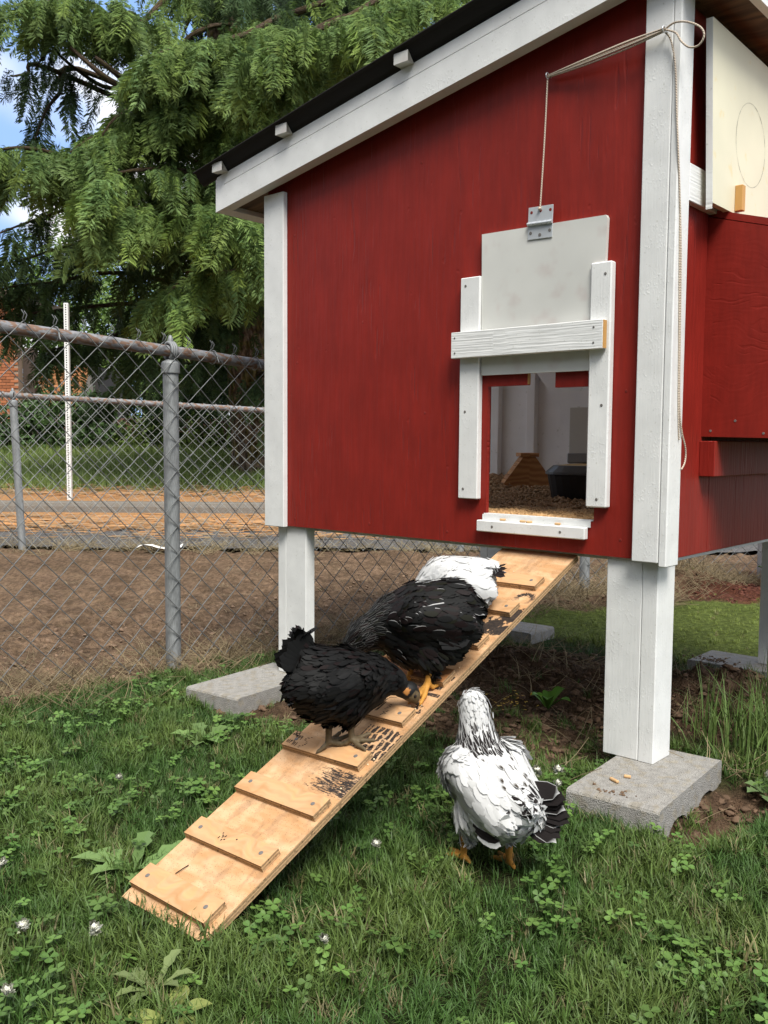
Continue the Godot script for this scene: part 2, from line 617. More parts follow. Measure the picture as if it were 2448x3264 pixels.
func sheet(xs: PackedFloat32Array, zs: PackedFloat32Array, hf: Callable, cf: Callable) -> ArrayMesh:
	var b := MB.new()
	var nx := xs.size()
	for z in zs:
		for x in xs:
			var p: Vector3 = hf.call(x, z)
			b.vert(p, Vector3.UP, Vector2(p.x, p.z), cf.call(p.x, p.z))
	for j in zs.size():
		for k in nx:
			var a := b.v[j * nx + maxi(k - 1, 0)]
			var c := b.v[j * nx + mini(k + 1, nx - 1)]
			var d := b.v[maxi(j - 1, 0) * nx + k]
			var e := b.v[mini(j + 1, zs.size() - 1) * nx + k]
			var nn := (e - d).cross(c - a).normalized()
			b.n[j * nx + k] = nn if nn.y > 0 else -nn
	for j in zs.size() - 1:
		for k in nx - 1:
			var q := j * nx + k
			b.face(q, q + 1, q + nx + 1, Vector3.UP)
			b.face(q, q + nx + 1, q + nx, Vector3.UP)
	return b.mesh()

func make_ground() -> void:
	var g := vmat(0.95, 0.2)
	g.albedo_texture = tex(soil_image(Color(0.86, 0.86, 0.86), 0.22, 9.0))
	relief(g, grey(512, 512, func(u: float, v: float) -> float:
		return 0.5 + 0.4 * nz2.get_noise_2d(u * 14.0, v * 14.0) + 0.2 * nz2.get_noise_2d(u * 60.0, v * 60.0)), 1.6)
	g.uv1_scale = Vector3(2.3, 2.3, 1)
	var o := part("ground", sheet(axis_steps(-2.7, 1.3, 0.024, 300.0), axis_steps(-3.6, 2.2, 0.024, 300.0),
		func(x: float, z: float) -> Vector3: return Vector3(x, height_at(x, z), z),
		func(x: float, z: float) -> Color:
			var s := soil_at(x, z)
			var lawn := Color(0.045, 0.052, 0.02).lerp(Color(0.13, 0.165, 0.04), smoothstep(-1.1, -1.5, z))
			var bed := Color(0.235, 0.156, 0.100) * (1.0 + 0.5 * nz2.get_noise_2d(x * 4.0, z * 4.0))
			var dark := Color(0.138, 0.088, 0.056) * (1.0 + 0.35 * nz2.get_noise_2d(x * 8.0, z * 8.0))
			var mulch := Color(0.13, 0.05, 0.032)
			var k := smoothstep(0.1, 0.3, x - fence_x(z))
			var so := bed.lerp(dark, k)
			var mu := smoothstep(-1.32, -1.05, x) * smoothstep(-2.4, -2.8, z)
			so = so.lerp(mulch, mu)
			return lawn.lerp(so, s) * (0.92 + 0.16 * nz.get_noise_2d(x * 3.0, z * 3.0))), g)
	tag(o, "brown soil and lawn ground around the coop", "", "", "structure")
	# clods on the bare soil
	var b := MB.new()
	b.col = Color(1, 1, 1)
	var rr := RandomNumberGenerator.new()
	rr.seed = 5
	var prof := []
	for k in 6:
		var an := PI * k / 5.0
		prof.append(Vector2(maxf(sin(an), 0.02), -cos(an) * 0.7))
	b.lathe(prof, 7)
	for k in b.v.size():
		var p := b.v[k]
		b.v[k] = p * (1.0 + 0.75 * nz.get_noise_3d(p.x * 1.9, p.y * 1.9 + 4.0, p.z * 1.9))
		b.n[k] = (b.n[k] + Vector3(nz.get_noise_3d(p.x * 2.0, p.y * 2.0, p.z * 2.0), 0, nz.get_noise_3d(p.z * 2.0, p.x * 2.0, 3.0)) * 0.8).normalized()
	var cm := b.mesh()
	var xf := []
	var cl := []
	var tries := 0
	while xf.size() < 9000 and tries < 140000:
		tries += 1
		var x := rr.randf_range(-2.6, 0.4)
		var z := rr.randf_range(-3.4, 1.1)
		if tries % 3 == 0:
			x = rr.randf_range(-1.35, 0.3)
			z = rr.randf_range(-1.2, 0.35)
		if rr.randf() > soil_at(x, z) - 0.25:
			continue
		var inside := x > fence_x(z) + 0.15
		var s := (0.0022 + 0.011 * pow(rr.randf(), 4.0)) * (0.95 if inside else 0.8)
		var bs := Basis(Vector3(rr.randf(), rr.randf(), rr.randf()).normalized(), rr.randf() * TAU).scaled(Vector3(s * rr.randf_range(0.8, 1.5), s * rr.randf_range(0.5, 0.9), s))
		xf.append(Transform3D(bs, Vector3(x, height_at(x, z) + s * 0.15, z)))
		var k := rr.randf_range(0.75, 1.15)
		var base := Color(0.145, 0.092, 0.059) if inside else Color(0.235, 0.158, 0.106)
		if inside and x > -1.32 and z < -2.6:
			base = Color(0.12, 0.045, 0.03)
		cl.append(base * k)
	for k in 90:
		var p := Vector3(-0.33 + rr.randfn() * 0.035, 0.051, -1.12 + rr.randfn() * 0.02)
		if k < 22: p = Vector3(-0.02 + rr.randfn() * 0.03, 0.051, 0.2 + rr.randfn() * 0.012)
		xf.append(Transform3D(Basis(Vector3.UP, rr.randf() * TAU) * rr.randf_range(0.0012, 0.0045), p))
		cl.append(Color(0.17, 0.11, 0.07) * rr.randf_range(0.8, 1.2))
	tag(multi("soil_clods", cm, M.vcol, xf, cl), "loose brown soil clods scattered over the bare earth", "soil")

# ------------------------------------------------------------------ coop
const ROOFK := 0.1765
func rl(x: float) -> float:            # lower edge of the rake
	return 1.6045 + ROOFK * (x + 0.95)

func screw_at(p: Vector3, nn: Vector3, parent: Node, r := 0.0035) -> void:
	var b := MB.new()
	var q := Basis(Quaternion(Vector3.UP, nn))
	b.lathe([Vector2(0.0001, 0.0006), Vector2(r * 0.35, 0.0004), Vector2(r * 0.8, 0.0009), Vector2(r, 0.0003), Vector2(r, -0.001)], 10, Transform3D(q, p))
	part("screw", b.mesh(), M.screw, parent)

func make_coop() -> void:
	var C := root("chicken_coop", "dark red chicken coop on white legs with white trim", "chicken coop", Vector3(-0.665, 0, -0.6))
	var D := -1.21
	# front wall: pieces round the opening, one mesh
	var b := MB.new()
	var cols := [-1.33, -0.496, -0.378, -0.300, -0.189, -0.019]
	for k in 5:
		var x0: float = cols[k]
		var x1: float = cols[k + 1]
		var spans := []
		if k == 0 or k == 4:
			spans = [[0.52, -1.0]]
		else:
			spans = [[0.52, 0.597], [[0.0, 0.923, 1.02, 0.914][k], -1.0]]
		for s in spans:
			var y0: float = s[0]
			var poly := PackedVector2Array([Vector2(x0, y0), Vector2(x1, y0), Vector2(x1, s[1] if s[1] > 0 else rl(x1) + 0.012), Vector2(x0, s[1] if s[1] > 0 else rl(x0) + 0.012)])
			b.prism(poly, -0.012, 0.0)
	var wall := part("front_wall", b.mesh(), M.red, C)
	for p in [[-1.21, 0.545], [-0.9, 0.548], [-0.62, 0.545], [-0.12, 0.56], [-1.2, 1.02], [-0.93, 1.12], [-0.7, 0.86], [-0.115, 0.9], [-1.21, 1.4], [-0.72, 1.52]]:
		var sc := MB.new()
		sc.lathe([Vector2(0.0001, 0.0009), Vector2(0.0028, 0.0007), Vector2(0.0036, -0.0003)], 9, Transform3D(Basis(Vector3.RIGHT, PI / 2), Vector3(p[0], p[1], 0.0003)))
		part("screw", sc.mesh(), M.red, wall)
	# raw plywood cut at the left tab
	bx("cut_edge", Vector3(-0.3779, 0.925, -0.0118), Vector3(-0.3768, 0.995, -0.0002), M.ochre, wall, 0.0)
	# the other walls
	b = MB.new()
	b.box(Vector3(-0.031, 0.52, -0.250), Vector3(-0.019, 1.775, -0.012), 0.0008)
	part("side_wall", b.mesh(), M.red, C)
	b = MB.new()
	b.box(Vector3(-0.031, 0.52, D), Vector3(-0.019, 1.775, -0.2525), 0.0008)
	part("side_wall", b.mesh(), M.red, C)
	for q in [[0.52, 0.66, D, -0.012], [1.47, rl(-1.33) + 0.01, D, -0.012], [0.661, 1.469, D, D + 0.03], [0.661, 1.469, -0.06, -0.012]]:
		bx("side_wall", Vector3(-1.33, q[0], q[2]), Vector3(-1.318, q[1], q[3]), M.red, C)
	for q in [[-1.33, -0.019, 0.52, 0.62], [-1.33, -0.76, 0.621, 1.13], [-1.33, -0.019, 1.46, 1.52], [-1.33, -1.24, 1.131, 1.459], [-0.07, -0.019, 0.621, 1.459]]:
		bx("rear_wall", Vector3(q[0], q[2], D - 0.012), Vector3(q[1], q[3], D), M.red, C)
	bx("floor", Vector3(-1.318, 0.545, D), Vector3(-0.031, 0.562, -0.012), M.ply, C)
	for z in [-0.09, D + 0.06]:
		bx("floor_joist", Vector3(-1.262, 0.506, z), Vector3(-0.17, 0.545, z + 0.038), M.inner, C)
	bx("floor_joist", Vector3(-0.08, 0.506, D + 0.14), Vector3(-0.042, 0.545, -0.12), M.inner, C)
	bx("floor_joist", Vector3(-1.30, 0.506, D + 0.14), Vector3(-1.262, 0.545, -0.12), M.inner, C)
	# legs: a flat and an edge-on 2x4 each
	for L in [[-0.158, 1, -0.012], [-1.301, -1, -0.012], [-0.207, 1, D + 0.03], [-1.352, -1, D + 0.03]]:
		var lg := Node3D.new()
		lg.name = "leg"
		C.add_child(lg, true)
		lg.position = Vector3(L[0], 0.05, L[2]) - C.position
		var x0: float = L[0]
		var z0: float = L[2]
		if L[1] > 0:
			bx("board", Vector3(x0, 0.05, z0 - 0.038), Vector3(x0 + 0.0885, 0.5195, z0), M.white, lg, 0.002)
			bx("board", Vector3(x0 + 0.0895, 0.0495, z0 - 0.089), Vector3(x0 + 0.127, 0.5195, z0 + 0.0006), M.white, lg, 0.002)
		else:
			bx("board", Vector3(x0, 0.05, z0 - 0.089), Vector3(x0 + 0.0375, 0.5195, z0), M.white, lg, 0.002)
			bx("board", Vector3(x0 + 0.0385, 0.0495, z0 - 0.038), Vector3(x0 + 0.127, 0.5195, z0 + 0.0006), M.white, lg, 0.002)
	# corner trim
	bx("corner_board", Vector3(-1.33, 0.5165, 0.0005), Vector3(-1.242, 1.532, 0.019), M.white, C, 0.002)
	bx("corner_board", Vector3(-0.0825, 0.5165, 0.0005), Vector3(-0.0195, 1.753, 0.019), M.white, C, 0.002)
	bx("corner_board", Vector3(-0.0185, 0.5085, -0.0445), Vector3(0.0, 1.772, 0.0195), M.white, C, 0.0025)
	# rake: lower board, groove, upper strip
	b = MB.new()
	var xa := -1.515
	var xb := 0.102
	var z0 := 0.0195
	var z1 := 0.0575
	b.prism(PackedVector2Array([Vector2(xa, rl(xa)), Vector2(xb, rl(xb)), Vector2(xb, rl(xb) + 0.0715), Vector2(xa, rl(xa) + 0.0715)]), z0, z1)
	b.prism(PackedVector2Array([Vector2(xa, rl(xa) + 0.0745), Vector2(xb, rl(xb) + 0.0745), Vector2(xb, rl(xb) + 0.107), Vector2(xa + 0.008, rl(xa) + 0.107), Vector2(xa, rl(xa) + 0.098)]), z0, z1 - 0.0008)
	b.prism(PackedVector2Array([Vector2(xa + 0.04, rl(xa + 0.04) + 0.0715), Vector2(xb, rl(xb) + 0.0715), Vector2(xb, rl(xb) + 0.0745), Vector2(xa + 0.04, rl(xa + 0.04) + 0.0745)]), z0 + 0.001, z1 - 0.006)
	b.prism(PackedVector2Array([Vector2(xa, rl(xa) + 0.0715), Vector2(xa + 0.04, rl(xa + 0.04) + 0.0715), Vector2(xa + 0.04, rl(xa + 0.04) + 0.0745), Vector2(xa, rl(xa) + 0.0745)]), z0 + 0.001, z1 - 0.0004)
	part("rake_board", b.mesh(), M.white, C)
	# eave boards left and right, soffit
	b = MB.new()
	b.prism(PackedVector2Array([Vector2(-1.515, rl(-1.515)), Vector2(-1.477, rl(-1.477)), Vector2(-1.477, rl(-1.477) + 0.1), Vector2(-1.515, rl(-1.515) + 0.1)]), D - 0.1, 0.019)
	part("eave_board", b.mesh(), M.white, C)
	bx("soffit", Vector3(-0.0185, 1.737, D), Vector3(0.085, 1.748, -0.046), M.soffit, C, 0.0)
	b = MB.new()
	b.prism(PackedVector2Array([Vector2(0.0855, 1.735), Vector2(0.105, 1.735), Vector2(0.105, rl(0.102) + 0.1), Vector2(0.0855, rl(0.0855) + 0.1)]), D - 0.1, 0.019)
	part("eave_board", b.mesh(), M.white, C)
	b = MB.new()
	b.prism(PackedVector2Array([Vector2(-1.477, rl(-1.477) + 0.014), Vector2(0.064, rl(0.064) + 0.014), Vector2(0.064, rl(0.064) + 0.026), Vector2(-1.477, rl(-1.477) + 0.026)]), D - 0.1, 0.019)
	part("soffit", b.mesh(), M.soffit, C)
	# corrugated sheet: waves across z, running up the slope
	b = MB.new()
	var zs := []
	var zz := 0.092
	while zz > D - 0.16:
		zs.append(zz)
		zz -= 0.0095
	var prev := []
	for z in zs:
		var row := []
		var ph: float = (0.092 - z) / 0.084 * TAU
		var dy := 0.017 * cos(ph) - 0.012
		for e in [[-1.585, 0.0], [0.16, 0.012], [-1.585, -0.0022], [0.16, 0.0098]]:
			row.append(Vector3(e[0], rl(e[0]) + 0.137 + dy + e[1], z))
		if prev.size() > 0:
			var nn: Vector3 = (row[1] - row[0]).cross(prev[0] - row[0]).normalized()
			if nn.y < 0: nn = -nn
			b.quad(prev[0], prev[1], row[1], row[0], nn)
			b.quad(prev[2], prev[3], row[3], row[2], -nn)
			b.quad(prev[0], row[0], row[2], prev[2], Vector3(-1, 0, 0))
			b.quad(prev[1], row[1], row[3], prev[3], Vector3(1, 0, 0))
		else:
			b.quad(row[0], row[1], row[3], row[2], Vector3(0, 0, 1))
		prev = row
	part("roof_sheet", b.mesh(), M.roof, C)
	# wavy closure strips that hold the sheet up
	for x in [-1.476, -1.181, -0.725]:
		b = MB.new()
		var top := []
		for k in 13:
			var z: float = 0.083 - 0.9 * k / 12.0 * 0.1
			top.append(z)
		var pl := PackedVector2Array()
		pl.append(Vector2(-0.02, 0.108))
		pl.append(Vector2(0.083, 0.108))
		for k in 14:
			var z: float = 0.083 - 0.103 * k / 13.0
			var ph2: float = (0.092 - z) / 0.084 * TAU
			pl.append(Vector2(z, 0.137 + 0.017 * cos(ph2) - 0.0155))
		var xf := Transform3D(Basis(Vector3(0, 0, 1), Vector3(0, 1, 0), Vector3(-1, 0, 0)), Vector3(x, rl(x), 0))
		b.prism(pl, -0.024, 0.024, xf)
		part("closure_strip", b.mesh(), M.smooth_white, C)
	# deck between rake and sheet, so no light leaks
	b = MB.new()
	b.prism(PackedVector2Array([Vector2(-1.47, rl(-1.47) + 0.10), Vector2(0.06, rl(0.06) + 0.10), Vector2(0.06, rl(0.06) + 0.118), Vector2(-1.47, rl(-1.47) + 0.118)]), D - 0.1, 0.0185)
	part("roof_deck", b.mesh(), M.soffit, C)
	make_pop_door(C)
	make_side(C, D)
	make_lining(C, D)

func make_pop_door(C: Node3D) -> void:
	# sliding panel, slightly skewed in its guides
	var b := MB.new()
	b.prism(PackedVector2Array([Vector2(-0.508, 0.951), Vector2(-0.176, 0.9495), Vector2(-0.1665, 1.290), Vector2(-0.170, 1.297), Vector2(-0.5125, 1.302)]), 0.0015, 0.0125)
	var dp := part("door_panel", b.mesh(), M.smooth_white, C)
	dp.set_meta("label", "plain white sliding hatch panel")
	# guides
	var gl := bx("guide_board", Vector3(-0.572, 0.637, 0.0006), Vector3(-0.512, 1.199, 0.0195), M.white, C, 0.002)
	var gg := bx("guide_board", Vector3(-0.2005, 0.633, 0.0006), Vector3(-0.1475, 1.192, 0.0215), M.white, C, 0.003)
	for p in [[-0.556, 1.178], [-0.553, 0.86], [-0.556, 0.662]]:
		screw_at(Vector3(p[0], p[1], 0.0196), Vector3(0, 0, 1), gl)
	for p in [[-0.163, 1.164], [-0.165, 0.868], [-0.172, 0.652]]:
		screw_at(Vector3(p[0], p[1], 0.0216), Vector3(0, 0, 1), gg)
	var cb := bx("cross_bar", Vector3(-0.5845, 0.995, 0.0225), Vector3(-0.1560, 1.0605, 0.0405), M.whiteh, C, 0.0012)
	bx("bar_end", Vector3(-0.1559, 0.9962, 0.0235), Vector3(-0.1550, 1.0592, 0.0398), M.ochre, cb, 0.0)
	for p in [[-0.573, 1.046], [-0.572, 1.008], [-0.179, 1.044], [-0.179, 1.009]]:
		screw_at(Vector3(p[0], p[1], 0.0406), Vector3(0, 0, 1), cb, 0.0026)
	# sill: sloped lining and front board
	b = MB.new()
	b.box(Vector3(-0.503, 0.5985, -0.0135), Vector3(-0.193, 0.6015, 0.0005), 0.0004)
	b.box(Vector3(-0.505, 0.5835, 0.0006), Vector3(-0.196, 0.5985, 0.0035), 0.0004)
	var sill := part("sill", b.mesh(), M.white, C)
	var sb := bx("sill_board", Vector3(-0.511, 0.5555, 0.0036), Vector3(-0.201, 0.5845, 0.0215), M.white, C, 0.0022)
	for x in [-0.462, -0.266]:
		screw_at(Vector3(x, 0.5695, 0.0216), Vector3(0, 0, 1), sb)
	# hinge used as a lifting tab
	var hg := Node3D.new()
	hg.name = "hinge"
	C.add_child(hg, true)
	hg.position = Vector3(-0.342, 1.30, 0.014) - C.position
	var tilt := Transform3D(Basis(Vector3(0, 0, 1), -0.03), Vector3(-0.341, 1.3035, 0.0145))
	b = MB.new()
	b.box(Vector3(-0.034, -0.036, -0.001), Vector3(0.034, -0.003, 0.0008), 0.0006, tilt)
	part("hinge_leaf", b.mesh(), M.zinc, hg)
	b = MB.new()
	b.box(Vector3(-0.034, 0.003, 0.0), Vector3(0.034, 0.0395, 0.0018), 0.0006, tilt)
	part("hinge_leaf", b.mesh(), M.zinc, hg)
	for k in 5:
		b = MB.new()
		var x := -0.0345 + k * 0.0138
		b.tube([tilt * Vector3(x + 0.0006, 0, 0.0035), tilt * Vector3(x + 0.0132, 0, 0.0035)], [0.0042], 12)
		part("hinge_knuckle", b.mesh(), M.zinc, hg)
	for p in [[-0.026, -0.021], [0.0, -0.027], [0.027, -0.019]]:
		screw_at(tilt * Vector3(p[0], p[1], 0.0009), Vector3(0, 0, 1), hg, 0.0042)
	for p in [[-0.025, 0.027], [0.027, 0.028], [0.0, 0.029]]:
		b = MB.new()
		b.lathe([Vector2(0.0001, 0.0003), Vector2(0.0036, 0.0003), Vector2(0.0038, -0.0005)], 12, tilt * Transform3D(Basis(Vector3.RIGHT, PI / 2), Vector3(p[0], p[1], 0.0019)))
		part("screw_hole", b.mesh(), M.red, hg)

func make_side(C: Node3D, D: float) -> void:
	bx("side_rail", Vector3(-0.0185, 1.312, D), Vector3(0.0, 1.393, -0.0455), M.whiteh, C, 0.0015)
	# cream lid over the vent, with a pencilled circle and a wooden catch
	var b := MB.new()
	var lid := Node3D.new()
	lid.name = "vent_cover"
	C.add_child(lid, true)
	lid.position = Vector3(0.02, 1.3, -0.4) - C.position
	var poly := PackedVector2Array([Vector2(0.099, 1.313), Vector2(0.74, 1.313), Vector2(0.74, 1.690), Vector2(0.069, 1.699)])
	var xf := Transform3D(Basis(Vector3(0, 0, -1), Vector3(0, 1, 0), Vector3(1, 0, 0)), Vector3(0.0, 0, 0))
	b.prism(poly, 0.0155, 0.030, xf)
	part("cover_panel", b.mesh(), M.cream, lid)
	bx("cover_edge", Vector3(0.0150, 1.3125, -0.0980), Vector3(0.0295, 1.3, -0.0975), M.whiteh, lid, 0.0)
	b = MB.new()
	b.prism(PackedVector2Array([Vector2(0.0975, 1.3125), Vector2(0.0995, 1.3125), Vector2(0.0700, 1.6985), Vector2(0.0680, 1.6985)]), 0.0150, 0.0297, xf)
	part("cover_edge", b.mesh(), M.white, lid)
	var rr := RandomNumberGenerator.new()
	rr.seed = 4
	b = MB.new()
	for k in 64:
		var a0 := TAU * k / 64.0
		var a1 := TAU * (k + 1) / 64.0
		var st := 0.5 + 0.5 * nz.get_noise_2d(k * 0.21, 3.0)
		var wd := 0.0003 + 0.0016 * st * st
		var q := func(a: float, r: float) -> Vector3: return Vector3(0.0304, 1.486 + 0.095 * r * sin(a), -0.312 - 0.093 * r * cos(a))
		b.quad(q.call(a0, 1.0 - wd * 6.0), q.call(a1, 1.0 - wd * 6.0), q.call(a1, 1.0 + wd * 6.0), q.call(a0, 1.0 + wd * 6.0), Vector3(1, 0, 0))
	part("pencil_circle", b.mesh(), mat(lin(0.10, 0.095, 0.085), 0.9), lid)
	bx("catch_block", Vector3(0.0302, 1.318, -0.242), Vector3(0.048, 1.376, -0.224), M.ochre, lid, 0.001)
	# nest box standing out from the side wall
	var nb := Node3D.new()
	nb.name = "nest_box"
	C.add_child(nb, true)
	nb.position = Vector3(0.15, 0.8, -0.5) - C.position
	b = MB.new()
	b.prism(PackedVector2Array([Vector2(-0.0188, 0.799), Vector2(0.40, 0.790), Vector2(0.40, 1.183), Vector2(-0.0188, 1.307)]), -0.213, -0.195)
	part("end_panel", b.mesh(), M.redh, nb)
	b = MB.new()
	b.prism(PackedVector2Array([Vector2(-0.0188, 0.799), Vector2(0.40, 0.790), Vector2(0.40, 1.183), Vector2(-0.0188, 1.307)]), -1.1, -1.08)
	part("end_panel", b.mesh(), M.redh, nb)
	bx("front_panel", Vector3(0.388, 0.7995, -1.079), Vector3(0.4, 1.17, -0.2135), M.redh, nb)
	bx("bottom_panel", Vector3(-0.0185, 0.801, -1.079), Vector3(0.387, 0.816, -0.2135), M.red, nb)
	b = MB.new()
	b.prism(PackedVector2Array([Vector2(-0.018, 1.309), Vector2(0.43, 1.177), Vector2(0.43, 1.193), Vector2(-0.018, 1.325)]), -1.12, -0.198)
	part("lid", b.mesh(), M.redh, nb)
	for p in [[0.003, 0.812], [0.125, 0.806], [0.06, 0.835]]:
		screw_at(Vector3(p[0], p[1], -0.1949), Vector3(0, 0, 1), nb, 0.003)
	bx("support_cleat", Vector3(-0.0188, 0.705, -1.09), Vector3(0.0185, 0.7885, -0.187), M.red, C, 0.0015)

func make_lining(C: Node3D, D: float) -> void:
	# white painted inside: thin lining sheets and studs
	bx("lining", Vector3(-1.317, 0.563, D + 0.001), Vector3(-1.311, 0.66, -0.013), M.inner, C, 0.0)
	bx("lining", Vector3(-1.310, 0.563, D + 0.001), Vector3(-0.77, 1.13, D + 0.006), M.inner, C, 0.0)
	bx("lining", Vector3(-0.0385, 0.563, D + 0.007), Vector3(-0.032, 1.7, -0.013), M.inner, C, 0.0)
	bx("lining", Vector3(-1.31, 0.563, -0.0185), Vector3(-0.51, 1.5, -0.0125), M.inner, C, 0.0)
	bx("lining", Vector3(-1.31, 1.5, D + 0.001), Vector3(-0.04, 1.506, -0.02), M.inner, C, 0.0)
	for x in [-1.305, -1.135]:
		bx("stud", Vector3(x, 0.563, D + 0.0065), Vector3(x + 0.038, 1.13, D + 0.036), M.inner, C, 0.002)
	for z in [-1.04, -0.88]:
		bx("stud", Vector3(-1.3105, 0.563, z), Vector3(-1.275, 0.66, z + 0.034), M.inner, C, 0.002)
	# sloping panel of the roost and the white nest divider
	var b := MB.new()
	b.prism(PackedVector2Array([Vector2(-1.20, 1.19), Vector2(-0.925, 0.855), Vector2(-0.77, 0.855), Vector2(-1.0, 1.36)]), -1.19, -1.17)
	part("sloping_panel", b.mesh(), M.inner, C)
	bx("nest_divider", Vector3(-0.83, 0.60, -1.0), Vector3(-0.55, 0.91, -0.985), mat(lin(0.55, 0.52, 0.46), 0.7), C)

# ------------------------------------------------------------------ footing blocks
func block(label: String, at: Vector3, yaw: float, lx: float, lz: float, notch: bool) -> void:
	var o := root("concrete_block", label, "concrete block", at, "concrete blocks under the coop legs")
	var b := MB.new()
	var h := lz / 2.0
	var pl := PackedVector2Array()
	var rr := RandomNumberGenerator.new()
	rr.seed = int(at.x * 1000.0) + 77
	pl.append(Vector2(-h, -0.055))
	if notch:
		for c in [-0.09, 0.085]:
			for k in 9:
				var an := PI - PI * k / 8.0
				pl.append(Vector2(c + 0.062 * cos(an), -0.055 + 0.058 * pow(maxf(sin(an), 0.0), 0.6) + rr.randf_range(-0.002, 0.002)))
	pl.append(Vector2(h, -0.055))
	pl.append(Vector2(h + 0.002, -0.02))
	pl.append(Vector2(h, 0.043))
	pl.append(Vector2(h - 0.003, 0.048))
	pl.append(Vector2(h - 0.009, 0.05))
	pl.append(Vector2(0, 0.0498))
	pl.append(Vector2(-h + 0.009, 0.05))
	pl.append(Vector2(-h + 0.003, 0.048))
	pl.append(Vector2(-h, 0.043))
	var xf := Transform3D(Basis(Vector3(0, 0, 1), Vector3(0, 1, 0), Vector3(-1, 0, 0)), Vector3.ZERO)
	b.prism(pl, -lx / 2.0, lx / 2.0, xf)
	part("block_body", b.mesh(), M.concrete, o, Vector3.ZERO)
	o.rotation.y = yaw

func make_blocks() -> void:
	block("grey concrete cap block under the front right leg beside the white hen", Vector3(-0.016, 0.0, 0.046), 0.07, 0.203, 0.392, true)
	block("pale concrete block under the front left leg beside the chain-link fence", Vector3(-1.272, 0.0, 0.098), 0.10, 0.215, 0.39, false)
	block("concrete block with crumbled soil on top under the rear right leg", Vector3(-0.21, 0.0, -1.17), PI / 2.0, 0.2, 0.39, false)
	block("concrete block in the shade behind the ramp under the rear left leg", Vector3(-1.222, 0.0, -1.15), PI / 2.0 + 0.03, 0.18, 0.39, false)

# ------------------------------------------------------------------ ramp
var RX := Transform3D.IDENTITY       # ramp frame: x across, y out of the board, z downhill

func ramp_y(z: float) -> float:
	return 0.5 - 0.437 * z

func layered(lo: Vector3, hi: Vector3, uvoff: Vector2, tilt := Transform3D.IDENTITY) -> ArrayMesh:
	# a plywood piece: top and bottom faces, then the layered edges
	var f := MB.new()
	var e := MB.new()
	var c := [Vector2(lo.x, lo.z), Vector2(hi.x, lo.z), Vector2(hi.x, hi.z), Vector2(lo.x, hi.z)]
	for s in [[hi.y, 1.0], [lo.y, -1.0]]:
		var nn := (tilt.basis * Vector3(0, s[1], 0)).normalized()
		var id := []
		for q in c:
			id.append(f.vert(tilt * Vector3(q.x, s[0], q.y), nn, Vector2(q.y, q.x) + uvoff, Color.WHITE))
		f.face(id[0], id[1], id[2], nn)
		f.face(id[0], id[2], id[3], nn)
	for k in 4:
		var a: Vector2 = c[k]
		var b: Vector2 = c[(k + 1) % 4]
		var d := (b - a).normalized()
		var nn := (tilt.basis * Vector3(d.y, 0, -d.x)).normalized()
		var l := a.distance_to(b)
		var i0 := e.vert(tilt * Vector3(a.x, lo.y, a.y), nn, Vector2(uvoff.x, 0), Color.WHITE)
		var i1 := e.vert(tilt * Vector3(b.x, lo.y, b.y), nn, Vector2(uvoff.x + l, 0), Color.WHITE)
		var i2 := e.vert(tilt * Vector3(b.x, hi.y, b.y), nn, Vector2(uvoff.x + l, hi.y - lo.y), Color.WHITE)
		var i3 := e.vert(tilt * Vector3(a.x, hi.y, a.y), nn, Vector2(uvoff.x, hi.y - lo.y), Color.WHITE)
		e.face(i0, i1, i2, nn)
		e.face(i0, i2, i3, nn)
	return e.mesh(f.mesh())

